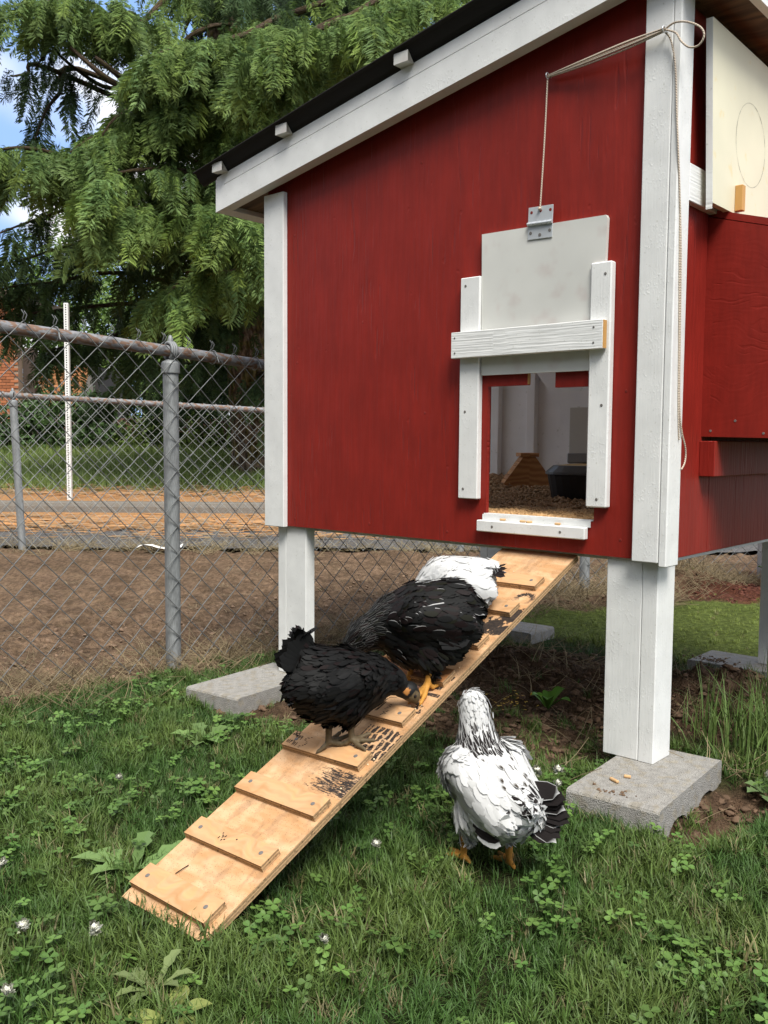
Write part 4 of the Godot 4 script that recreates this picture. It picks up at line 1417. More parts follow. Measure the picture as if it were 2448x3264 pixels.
func make_street() -> void:
	var ap := vmat(0.92, 0.3)
	ap.albedo_texture = tex(soil_image(Color(0.85, 0.85, 0.85), 0.25, 30.0))
	ap.uv1_scale = Vector3(0.7, 0.7, 1)
	var edge := func(al: float, k: float) -> float: return 0.14 * nz.get_noise_2d(al * 1.6, k) + 0.09 * nz.get_noise_2d(al * 7.0, k)
	var road := part("road", strip(-16.0, 8.0, 0.0, 1.0, 160, 8,
		func(x: float, z: float) -> Vector3: return street(x, 0.004, lerpf(6.72 + edge.call(x, 3.0), 9.7, z)),
		func(_x: float, _z: float) -> Color: return Color(0.145, 0.137, 0.132)), ap)
	tag(road, "grey asphalt road beyond the fences", "", "", "structure")
	var rr := RandomNumberGenerator.new()
	rr.seed = 8
	var nd := vmat(0.95, 0.2)
	nd.albedo_texture = tex(rgbimg(384, 384, func(u: float, v: float) -> Color:
		var k := 0.8 + 0.35 * nz2.get_noise_2d(u * 40.0, v * 90.0)
		var g := smoothstep(0.25, 0.5, nz2.get_noise_2d(u * 9.0 + 5.0, v * 22.0)) * 0.4
		return Color(k, k * (1.0 - g * 0.1), k * (1.0 - g * 0.2)).lerp(Color(0.45, 0.45, 0.47), g * 0.6)))
	relief(nd, grey(256, 256, func(u: float, v: float) -> float: return 0.5 + 0.5 * nz2.get_noise_2d(u * 40.0, v * 60.0)), 1.5)
	nd.uv1_scale = Vector3(1.0, 1.0, 1)
	var nc := func(_x: float, _z: float) -> Color: return Color(0.62, 0.34, 0.155)
	tag(part("needle_litter", strip(-16.0, 8.0, 0.0, 1.0, 200, 5,
		func(x: float, z: float) -> Vector3: return street(x, 0.010 + 0.02 * z, lerpf(8.2 + 1.5 * edge.call(x, 9.0), 9.66, z)), nc), nd),
		"orange conifer needle litter lying in the gutter", "", "", "structure")
	tag(part("needle_litter", strip(-16.0, 8.0, 0.0, 1.0, 200, 6,
		func(x: float, z: float) -> Vector3: return street(x, 0.139, lerpf(9.82, 11.55 + 3.0 * edge.call(x, 14.0), z)), nc), nd),
		"orange conifer needle litter behind the kerb", "", "", "structure")
	var nf := MB.new()
	for k in 7:
		var o := Vector3(rr.randfn() * 0.05, 0.004 + 0.004 * k, rr.randfn() * 0.02)
		var dd := Vector3(1, 0, rr.randfn() * 0.25).normalized() * rr.randf_range(0.02, 0.06)
		nf.col = Color(1, 1, 1) * rr.randf_range(0.6, 1.2)
		nf.box(o - Vector3(absf(dd.x), 0.002, 0.006), o + Vector3(absf(dd.x), 0.002, 0.006))
	var fx := []
	var fc := []
	for k in 2600:
		var al := rr.randf_range(-5.5, 3.0)
		var low := k % 2 == 0
		var ac := (8.15 + rr.randfn() * 0.22 + 0.5 * rr.randf()) if low else (11.3 + rr.randfn() * 0.45)
		if k % 7 == 0: ac = rr.randf_range(7.2, 9.5)
		if ac > 9.6 and ac < 9.86: continue
		fx.append(Transform3D(Basis(SR, Vector3.UP, SR.cross(Vector3.UP)) * Basis(Vector3.UP, rr.randf_range(-0.3, 0.3)) * rr.randf_range(0.7, 1.5), street(al, (0.008 if ac < 9.7 else verge_y(ac)), ac)))
		fc.append(Color(0.60, 0.31, 0.13).lerp(Color(0.42, 0.30, 0.18), rr.randf()) * rr.randf_range(0.65, 1.2))
	tag(multi("needle_flecks", nf.mesh(), M.vcol, fx, fc), "fallen orange conifer needles in drifts along the kerb", "needles")
	var kb := MB.new()
	var kp := PackedVector2Array([Vector2(9.63, -0.1), Vector2(9.85, -0.1), Vector2(9.85, 0.138), Vector2(9.68, 0.138), Vector2(9.655, 0.128), Vector2(9.64, 0.09)])
	var kx := Transform3D(Basis(SF, Vector3.UP, SR), S0)
	kb.prism(kp, -16.0, 8.0, kx)
	var km: StandardMaterial3D = M.concrete.duplicate()
	km.albedo_color = lin(0.235, 0.215, 0.19)
	tag(part("kerb", kb.mesh(), km), "worn concrete kerb", "", "", "structure")
	var vg := vmat(0.95, 0.2)
	vg.albedo_texture = tex(soil_image(Color(0.85, 0.85, 0.85), 0.3, 20.0))
	vg.uv1_scale = Vector3(0.3, 0.3, 1)
	tag(part("verge", strip(-60.0, 50.0, 9.84, 90.0, 60, 90,
		func(x: float, z: float) -> Vector3: return street(x, verge_y(z) - 0.004, z),
		func(_x: float, z: float) -> Color: return Color(0.06, 0.085, 0.022).lerp(Color(0.03, 0.035, 0.014), smoothstep(14.5, 16.0, z))), vg),
		"grassy verge rising behind the kerb", "", "", "structure")
	# tall verge grass
	var tm := tuft_mesh(10, 0.16, 0.0035, 77, 4)
	var xf := []
	var cl := []
	for k in 9000:
		var al := rr.randf_range(-7.0, 3.0)
		var ac := 11.2 + 4.6 * rr.randf()
		if ac < 11.6 + 0.5 * nz.get_noise_2d(al * 1.5, 4.0) and rr.randf() < 0.8: continue
		var s := rr.randf_range(0.8, 1.7) * (1.0 + 0.25 * nz.get_noise_2d(al, ac))
		xf.append(Transform3D(Basis(Vector3.UP, rr.randf() * TAU).scaled(Vector3(1.6, s, 1.6)), street(al, verge_y(ac) - 0.01, ac)))
		cl.append(Color(0.085, 0.135, 0.032).lerp(Color(0.18, 0.22, 0.06), rr.randf() * 0.7) * rr.randf_range(1.2, 1.75))
	tag(multi("verge_grass", tm, M.leaf, xf, cl), "tall green grass growing on the verge behind the kerb", "grass")
	# perforated sign post without a sign
	var S := root("sign_post", "white perforated metal sign post without a sign standing behind the kerb", "sign post", street(-3.42, 0.13, 9.98))
	var pb := MB.new()
	var px := Transform3D(Basis(SR, Vector3.UP, -SF), street(-3.42, 0.0, 9.98))
	pb.box(Vector3(-0.024, 0.0, -0.024), Vector3(0.024, 2.25, 0.024), 0.004, px)
	var post := part("post_tube", pb.mesh(), mat(lin(0.74, 0.74, 0.72), 0.5), S)
	pb = MB.new()
	var y := 0.17
	while y < 2.24:
		var id := []
		for k in 8: id.append(px * Vector3(0.0075 * cos(TAU * k / 8.0), y + 0.0075 * sin(TAU * k / 8.0), 0.0246))
		for k in 6: pb.tri(id[0], id[k + 1], id[k + 2], px.basis.z)
		y += 0.0254
	var pf := part("perforations", pb.mesh(), mat(lin(0.03, 0.03, 0.03), 0.9), S)
	pf.set_meta("kind", "stuff")
	# brick building behind the trees
	var H := root("brick_building", "orange brick building with a lower wing far behind the trees", "building", street(-9.4, 0.6, 24.0))
	var bk := Transform3D(Basis(SR, Vector3.UP, -SF), S0 + SF * 24.0)
	var bkm := vmat(0.9, 0.2)
	var brick := MB.new()
	brick.box(Vector3(-0.1, -0.033, -0.02), Vector3(0.1, 0.033, 0.02), 0.004)
	var bmesh := brick.mesh()
	for wl in [[-13.5, -9.5, 0.3, 4.4, 0.0, Color(0.36, 0.135, 0.065), "tall_wall"], [-9.2, -7.72, 0.3, 2.76, -0.6, Color(0.46, 0.21, 0.095), "low_wall"]]:
		var w := MB.new()
		w.box(Vector3(wl[0], wl[2], wl[4] - 0.3), Vector3(wl[1], wl[3], wl[4]), 0.0, bk)
		part(wl[6], w.mesh(), mat(lin(0.30, 0.21, 0.15), 0.95), H)
		xf = []
		cl = []
		var yy: float = wl[2] + 0.035
		var row := 0
		while yy < wl[3] - 0.03:
			var xx: float = wl[0] + 0.1 + (0.105 if row % 2 else 0.0)
			while xx < wl[1] - 0.09:
				xf.append(bk * Transform3D(Basis.IDENTITY, Vector3(xx, yy, wl[4] + 0.003)))
				cl.append((wl[5] as Color) * rr.randf_range(0.75, 1.2))
				xx += 0.211
			yy += 0.076
			row += 1
		multi("bricks", bmesh, bkm, xf, cl, H)
	var tb := MB.new()
	tb.box(Vector3(-9.5, 0.3, -0.6), Vector3(-9.2, 3.2, -0.3), 0.01, bk)
	part("downpipe_recess", tb.mesh(), mat(lin(0.06, 0.04, 0.03), 0.8), H)
	tb = MB.new()
	tb.box(Vector3(-13.6, 4.4, -4.0), Vector3(-9.3, 4.6, 0.25), 0.02, bk)
	part("roof", tb.mesh(), mat(lin(0.1, 0.07, 0.05), 0.9), H)
	# grey steep gable beside the low wing
	var G := root("grey_gable", "steep grey shingled gable end beside the low brick wall", "gable", street(-5.9, 0.6, 19.0))
	var gx := Transform3D(Basis(SR, Vector3.UP, -SF), S0 + SF * 19.0)
	tb = MB.new()
	tb.prism(PackedVector2Array([Vector2(-6.55, 0.7), Vector2(-5.82, 0.7), Vector2(-5.98, 2.2), Vector2(-6.06, 2.2)]), -2.0, 0.0, gx)
	part("gable_face", tb.mesh(), mat(lin(0.17, 0.155, 0.14), 0.9), G)
	tb = MB.new()
	tb.prism(PackedVector2Array([Vector2(-5.84, 0.7), Vector2(-5.70, 0.7), Vector2(-5.93, 2.32), Vector2(-6.02, 2.32)]), -2.1, 0.06, gx)
	part("barge_board", tb.mesh(), mat(lin(0.035, 0.03, 0.028), 0.9), G)
	var lw := MB.new()
	lw.box(Vector3(-5.6, 0.5, -0.3), Vector3(-3.2, 1.25, 0.0), 0.02, gx)
	tag(part("low_wall", lw.mesh(), mat(lin(0.13, 0.062, 0.05), 0.9)), "low reddish brown wall behind the hedge", "wall")
	# shrubs and hedge
	shrub("shrub", "large dark green shrub in front of the brick wall", street(-5.6, 0.5, 16.2), Vector3(1.15, 1.05, 0.8), 3000, 0.075, Color(0.06, 0.11, 0.032), 1)
	shrub("shrub", "rounded dark shrub at the left edge of the verge", street(-6.9, 0.5, 15.6), Vector3(0.9, 0.75, 0.7), 1800, 0.07, Color(0.055, 0.10, 0.032), 2)
	shrub("hedge", "low clipped hedge with a lighter green top behind the verge grass", street(-3.6, 0.45, 16.4), Vector3(2.0, 0.72, 0.6), 4200, 0.06, Color(0.13, 0.19, 0.04), 3)
	shrub("shrub", "dark bushy shrub under the big conifer", street(-1.4, 0.45, 16.2), Vector3(1.2, 0.9, 0.7), 2600, 0.07, Color(0.03, 0.055, 0.018), 4)

func leaf_mesh(seed_n: int, count: int, size: float) -> ArrayMesh:
	# a cluster of leaves round the origin
	var r := RandomNumberGenerator.new()
	r.seed = seed_n
	var b := MB.new()
	for k in count:
		var o := Vector3(r.randfn(), r.randfn(), r.randfn()) * size * 0.9
		var d := Vector3(r.randfn(), r.randfn() * 0.6 + 0.1, r.randfn()).normalized()
		var nn := (Vector3(r.randfn() * 0.6, 1.0, r.randfn() * 0.6) + d * 0.2).normalized()
		var s := d.cross(nn).normalized()
		nn = s.cross(d).normalized()
		var l := size * r.randf_range(0.8, 1.3)
		var w := l * 0.34
		b.col = Color(1, 1, 1) * r.randf_range(0.75, 1.2)
		b.tri(o, o + d * l * 0.5 + s * w, o + d * l * 0.5 - s * w, nn)
		b.tri(o + d * l * 0.5 + s * w, o + d * l - nn * l * 0.15, o + d * l * 0.5 - s * w, nn)
	return b.mesh()

func shrub(called: String, label: String, at: Vector3, size: Vector3, count: int, leaf: float, c: Color, sd: int) -> void:
	var S := root(called, label, "shrub" if called == "shrub" else "hedge", at)
	var r := RandomNumberGenerator.new()
	r.seed = 100 + sd
	var xf := []
	var cl := []
	var yaw := Basis(SR, Vector3.UP, -SF)
	for k in count / 4:
		var d := Vector3(r.randfn(), r.randfn(), r.randfn()).normalized()
		d.y = absf(d.y) - 0.05
		var rad := pow(r.randf(), 0.3)
		var lump := 1.0 + 0.22 * nz.get_noise_3d(d.x * 2.4 + sd, d.y * 2.4, d.z * 2.4)
		var p := yaw * Vector3(d.x * size.x, d.y * size.y * 1.25, d.z * size.z) * rad * lump
		xf.append(Transform3D(Basis(Vector3(r.randf(), r.randf(), r.randf()).normalized(), r.randf() * TAU) * r.randf_range(0.8, 1.3), at + p))
		cl.append(c * r.randf_range(0.6, 1.4))
	multi("foliage", leaf_mesh(sd, 9, leaf), M.leaf, xf, cl, S)
	var b := MB.new()
	for k in 4:
		var q := at + yaw * Vector3((k - 1.5) * size.x * 0.35, 0, 0)
		b.tube([q - Vector3(0, 0.2, 0), q + Vector3(0.02, size.y * 0.5, 0.03), q + Vector3(0.06 * (k - 1.5), size.y * 0.95, 0)], [0.03, 0.02, 0.008], 6)
	part("stem", b.mesh(), M.bark, S)

# ------------------------------------------------------------------ trees
# a hanging spray of needles, one metre long, growing down -y
func spray_mesh(sd: int) -> ArrayMesh:
	var r := RandomNumberGenerator.new()
	r.seed = sd
	var b := MB.new()
	var bend := r.randf_range(-0.16, 0.16)
	var airy := r.randf_range(0.0, 0.3)
	var stem := func(t: float) -> Vector3: return Vector3(bend * sin(t * 3.0), -t, 0.06 * sin(t * 2.0 + sd))
	for k in 44:
		var t := 0.03 + 0.97 * k / 44.0
		var p: Vector3 = stem.call(t)
		for s in [-1.0, 1.0]:
			if r.randf() < airy: continue
			var reach := 0.21 * (1.0 - 0.55 * t) * r.randf_range(0.5, 1.2) + 0.04
			var d := Vector3(s * reach, -reach * r.randf_range(0.35, 0.9), r.randf_range(-0.12, 0.12))
			var l := d.length()
			d = d / l
			var nn := Vector3(r.randf_range(-0.4, 0.4), r.randf_range(0.0, 0.6), 1.0).normalized()
			var w := d.cross(nn).normalized() * (0.011 + 0.008 * r.randf())
			var tip := smoothstep(0.35, 1.0, t * 0.6 + r.randf() * 0.5)
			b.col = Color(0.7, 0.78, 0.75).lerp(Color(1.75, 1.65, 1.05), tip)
			var q := p + d * l * 0.55
			b.tri(p, q + w, q - w, nn)
			b.tri(q + w, p + d * l + Vector3(0, -0.03, 0), q - w, nn)
			# side needles along the twig
			for j in 2:
				var q2 := p + d * l * r.randf_range(0.3, 0.9)
				var d2 := (d + Vector3(r.randf_range(-0.4, 0.4), -0.9, r.randf_range(-0.5, 0.5))).normalized()
				var w2 := d2.cross(nn).normalized() * 0.013
				b.tri(q2 + w2, q2 - w2, q2 + d2 * r.randf_range(0.05, 0.10), nn)
	return b.mesh()

func bough(pts: Array, r0: float, r1: float, mb: MB, xf: Array, cl: Array, c: Color, r: RandomNumberGenerator, dens: float, wide: float, hang: Vector2) -> void:
	var path := smooth_path(pts, 5)
	var rad := []
	for k in path.size(): rad.append(lerpf(r0, r1, float(k) / (path.size() - 1)))
	mb.tube(path, rad, 7)
	var total := 0.0
	for k in path.size() - 1: total += (path[k] as Vector3).distance_to(path[k + 1])
	var n := int(total * dens)
	for k in n:
		var t := pow(r.randf(), 0.8)
		var f := t * (path.size() - 1)
		var i0 := mini(int(f), path.size() - 2)
		var p: Vector3 = (path[i0] as Vector3).lerp(path[i0 + 1], f - i0)
		var dir := ((path[i0 + 1] as Vector3) - (path[i0] as Vector3)).normalized()
		var side := dir.cross(Vector3.UP).normalized()
		var s := r.randfn() * 0.55
		s = clampf(s, -1.2, 1.2)
		if nz.get_noise_2d(p.x * 2.6 + p.y * 1.7, p.z * 2.6 + s * 1.3) < -0.05: continue
		var w := wide * (1.0 - 0.5 * t) * s
		p += side * w + dir * absf(w) * 0.5 + Vector3(0, -0.45 * w * w + r.randf_range(-0.06, 0.05), 0)
		var out := (side * signf(s) * r.randf_range(0.1, 0.9) + dir * r.randf_range(0.1, 0.8))
		var dn := (Vector3(0, -1, 0) * r.randf_range(0.35, 1.3) + out * r.randf_range(0.25, 0.8)).normalized()
		var x := dn.cross(Vector3(r.randfn(), r.randfn() * 0.3, r.randfn())).normalized()
		var l := lerpf(hang.x, hang.y, pow(r.randf(), 1.7))
		xf.append(Transform3D(Basis(x, -dn, x.cross(-dn)).scaled(Vector3.ONE * l), p))
		cl.append(c.lerp(Color(c.g * 0.5, c.g * 0.82, c.g * 0.33), r.randf() * 0.7) * r.randf_range(0.7, 1.25))

func conifer_boughs() -> Array:
	return [
		[-2.53,6.90,12.50, -3.06,5.76,11.50, -3.40,5.80,11.00, -3.84,5.64,10.60, -4.34,5.40,10.30],
		[-3.03,5.91,11.60, -3.05,5.75,11.20, -3.2,5.72,10.80],
		[-1.42,6.23,12.30, -1.59,5.50,11.00, -1.98,5.16,10.50, -2.32,4.98,10.20, -2.49,4.81,10.00],
		[0.36,6.67,12.00, -0.20,5.73,10.80, -0.68,5.21,10.20, -1.10,4.98,10.00, -1.32,4.76,9.80],
		[0.94,7.01,12.00, 0.58,5.79,10.60, 0.11,5.41,10.20, -0.27,5.08,9.90],
		[-0.45,5.99,12.00, -0.73,5.30,11.00, -1.10,4.90,10.40, -1.37,4.68,10.20],
		[-1.45,5.95,12.60, -1.67,5.16,11.20, -2.04,4.83,10.80, -2.39,4.64,10.50, -2.55,4.41,10.30],
		[-2.07,5.35,12.60, -2.32,4.78,11.40, -2.67,4.71,11.00, -2.99,4.44,10.60, -3.16,4.10,10.40],
		[-2.23,5.06,12.80, -2.59,4.60,11.60, -2.94,4.45,11.00, -3.25,4.21,10.60, -3.46,3.92,10.30],
		[-1.23,5.49,12.80, -1.59,4.90,11.80, -1.84,4.58,11.20, -2.06,4.22,10.90],
		[-3.39,4.15,12.00, -3.65,4.03,11.00, -3.80,3.97,10.40, -4.04,3.90,10.10, -4.30,3.77,10.00],
		[-1.92,4.45,12.40, -2.19,3.93,11.00, -2.53,3.78,10.40, -2.90,3.64,10.10, -3.14,3.42,9.90],
		[-1.62,4.16,12.00, -1.78,3.67,10.80, -1.85,3.38,10.30, -1.63,3.09,9.90],
		[-1.31,4.16,12.40, -1.49,3.62,11.00, -1.61,3.21,10.40, -1.68,2.97,10.20],
		[-1.98,3.87,12.00, -2.25,3.56,11.00, -2.53,3.40,10.60, -2.81,3.33,10.30, -3.01,3.18,10.10],
		[-1.33,3.24,12.60, -1.66,2.89,11.40, -2.02,2.74,10.90, -2.28,2.64,10.60, -2.44,2.40,10.40],
		[-3.11,5.58,12.60, -3.44,5.16,11.80, -3.70,5.19,11.30, -3.89,5.28,11.00, -4.01,4.99,10.80],
		[-3.77,5.31,11.60, -3.90,4.92,11.30, -4.00,4.64,11.10, -4.06,4.25,10.90],
		[-3.97,5.15,11.20, -4.17,5.02,11.00, -4.32,4.95,10.90],
		[-3.28,4.77,12.50, -3.62,4.50,12.00, -3.96,4.26,11.60, -4.34,4.14,11.40, -4.77,3.81,11.20],
		[-2.99,4.07,12.80, -3.46,3.86,12.00, -3.91,3.64,11.60, -4.28,3.38,11.20, -4.75,3.12,11.00],
		[-3.19,3.52,12.80, -3.58,3.44,12.20, -3.99,3.24,11.80, -4.46,3.00,11.50, -4.89,2.85,11.30],
		[-3.19,3.02,12.80, -3.71,2.97,12.20, -4.17,2.78,11.80, -4.60,2.65,11.40, -4.97,2.45,11.20],
		[-2.13,3.67,12.90, -2.50,3.39,12.20, -2.85,3.21,11.90, -3.12,2.92,11.60],
		[-3.26,2.64,12.80, -3.71,2.55,12.20, -4.12,2.43,11.80, -4.53,2.33,11.50, -4.91,2.24,11.30],
		[-1.73,2.78,12.80, -2.14,2.56,12.20, -2.56,2.40,11.90, -2.90,2.13,11.60, -3.08,1.82,11.40],
		[-3.42,2.27,12.90, -3.72,2.15,12.40, -4.02,2.02,12.00, -4.31,1.91,11.80],
	]

func make_trees() -> void:
	var r := RandomNumberGenerator.new()
	r.seed = 12
	var T := root("conifer_tree", "big conifer with drooping light green sprays leaning over the street", "tree", street(-1.79, 0.33, 13.3))
	var b := MB.new()
	b.tube([street(-1.76, 0.0, 13.35), street(-1.79, 0.33, 13.3), street(-1.84, 0.7, 13.3), street(-1.95, 2.2, 13.2), street(-2.2, 5.0, 13.2), street(-2.35, 8.0, 13.3), street(-2.4, 13.0, 13.4)], [0.62, 0.46, 0.36, 0.32, 0.27, 0.2, 0.06], 12)
	part("trunk", b.mesh(), M.bark, T)
	var xf := []
	var cl := []
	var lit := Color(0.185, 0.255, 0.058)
	var bl := conifer_boughs()
	for k in bl.size():
		var a: Array = bl[k]
		var pts := []
		for j in a.size() / 3: pts.append(street(a[j * 3], a[j * 3 + 1], a[j * 3 + 2]))
		var h: float = a[1]
		var tp := street(lerpf(-1.79, -2.3, clampf((h - 0.6) / 6.0, 0, 1)), h - 0.3, 13.2)
		var q: Vector3 = pts[0]
		if q.distance_to(tp) < 3.4:
			pts.push_front(tp.lerp(q, 0.1) + Vector3(0, 0.0, 0))
		b = MB.new()
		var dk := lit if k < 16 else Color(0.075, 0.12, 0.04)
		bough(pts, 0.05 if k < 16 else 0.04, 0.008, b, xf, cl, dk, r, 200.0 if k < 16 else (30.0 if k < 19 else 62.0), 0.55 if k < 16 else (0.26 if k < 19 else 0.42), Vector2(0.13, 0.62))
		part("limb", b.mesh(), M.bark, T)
	# inner and rear boughs all round the trunk
	for k in 46:
		var h := 1.6 + 11.0 * k / 46.0
		var an := k * 2.399 + 0.4
		var ln := 3.3 * (1.0 - h / 17.0) * r.randf_range(0.7, 1.1)
		var tc := street(lerpf(-1.79, -2.35, clampf(h / 8.0, 0, 1)), h, 13.25)
		var d := Vector3(cos(an), 0, sin(an))
		if d.dot(SF) < -0.3 and h < 6.5: ln *= 0.55
		if d.dot(SR) < -0.15 and h > 2.6 and h < 8.0: ln = minf(ln, (3.0 - lerpf(1.79, 2.35, clampf(h / 8.0, 0, 1))) / absf(d.dot(SR)))
		b = MB.new()
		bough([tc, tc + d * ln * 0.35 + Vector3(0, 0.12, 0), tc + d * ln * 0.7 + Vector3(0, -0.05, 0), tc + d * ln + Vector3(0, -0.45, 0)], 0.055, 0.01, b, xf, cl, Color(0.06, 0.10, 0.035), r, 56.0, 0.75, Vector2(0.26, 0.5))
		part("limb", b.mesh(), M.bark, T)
	# bare crooked limbs that show between the sprays
	for a in [[-2.55,4.62,11.0, -2.9,4.72,10.8, -3.15,4.86,10.6, -3.5,5.12,10.5], [-2.75,4.5,11.0, -2.95,4.78,10.7, -3.05,4.9,10.5, -3.2,4.98,10.4],
			[-2.62,5.30,11.9, -2.5,5.62,11.7, -2.2,5.83,11.6, -1.95,5.95,11.8],
			[-1.85,4.75,11.6, -1.5,4.80,11.3, -1.2,4.95,11.2, -0.85,5.05,11.4], [-1.3,4.9,11.2, -1.15,5.2,11.0, -0.85,5.55,11.0, -0.5,5.8,11.2],
			[-2.5,2.92,11.9, -2.1,2.85,11.5, -1.75,2.68,11.2, -1.3,2.50,11.2], [-1.9,6.2,12.6, -1.95,5.7,12.3, -2.02,5.25,12.2]]:
		var pts := []
		for j in a.size() / 3: pts.append(street(a[j * 3], a[j * 3 + 1], a[j * 3 + 2]) + Vector3(0, 0.03 * sin(j * 2.0), 0))
		b = MB.new()
		b.tube(smooth_path(pts, 5), [0.06, 0.055, 0.05, 0.046, 0.042, 0.04, 0.037, 0.034, 0.032, 0.03, 0.028, 0.026, 0.024, 0.022, 0.02, 0.018].map(func(q): return q * 1.1), 8)
		part("bare_limb", b.mesh(), M.bark, T)
	for v in 3:
		var x3 := []
		var c3 := []
		for k in xf.size():
			if k % 3 == v:
				x3.append(xf[k])
				c3.append(cl[k])
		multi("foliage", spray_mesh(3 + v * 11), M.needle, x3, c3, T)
	# denser dark conifer behind
	for q in [["dense dark conifer with foliage down to the ground behind the big tree", -0.9, 17.5, 14.0, 3.4, 0.7, 60, 5], ["dark conifer farther along the street behind the coop", 5.0, 19.0, 14.0, 4.0, 0.8, 40, 6]]:
		var B := root("conifer_tree", q[0], "tree", street(q[1], 0.5, q[2]))
		b = MB.new()
		b.tube([street(q[1], 0.3, q[2]), street(q[1], q[3] * 0.5, q[2]), street(q[1], q[3], q[2])], [0.35, 0.22, 0.04], 10)
		part("trunk", b.mesh(), M.bark, B)
		xf = []
		cl = []
		for k in int(q[6]):
			var h: float = q[5] + (q[3] - q[5]) * k / float(q[6])
			var an: float = k * 2.399 + q[7]
			var ln: float = q[4] * (1.05 - h / (q[3] * 1.05)) * r.randf_range(0.75, 1.1)
			var tc := street(q[1], h + 0.6, q[2])
			var d := Vector3(cos(an), 0, sin(an))
			b = MB.new()
			bough([tc, tc + d * ln * 0.4 + Vector3(0, 0.05, 0), tc + d * ln * 0.75 + Vector3(0, -0.25, 0), tc + d * ln + Vector3(0, -0.7, 0)], 0.045, 0.01, b, xf, cl, Color(0.032, 0.062, 0.022), r, 46.0, 0.9, Vector2(0.45, 0.95))
			part("limb", b.mesh(), M.bark, B)
		multi("foliage", spray_mesh(int(q[7]) + 20), M.needle, xf, cl, B)
	# light leafy trees far behind
	for q in [["bright leafy tree far behind the low brown wall", -6.0, 30.0, 4.6, 2.0, 8], ["pale green leafy tree seen between the conifers", -9.3, 36.0, 6.0, 2.8, 9], ["leafy tree behind the brick wing", -14.0, 40.0, 7.0, 3.2, 10]]:
		var B := root("leafy_tree", q[0], "tree", street(q[1], 0.6, q[2]))
		b = MB.new()
		b.tube([street(q[1], 0.3, q[2]), street(q[1], q[3], q[2])], [0.2, 0.06], 8)
		part("trunk", b.mesh(), M.bark, B)
		xf = []
		cl = []
		for k in 900:
			var d := Vector3(r.randfn(), r.randfn(), r.randfn()).normalized()
			var rad := pow(r.randf(), 0.35) * (1.0 + 0.35 * nz.get_noise_3d(d.x * 2.0 + q[5], d.y * 2.0, d.z * 2.0))
			xf.append(Transform3D(Basis(Vector3(r.randf(), r.randf(), r.randf()).normalized(), r.randf() * TAU), street(q[1], q[3] * 0.8, q[2]) + Vector3(d.x * q[4], d.y * q[3] * 0.62, d.z * q[4]) * rad))
			cl.append(Color(0.12, 0.2, 0.04) * r.randf_range(0.6, 1.3))
		multi("foliage", leaf_mesh(int(q[5]), 14, 0.17), M.leaf, xf, cl, B)

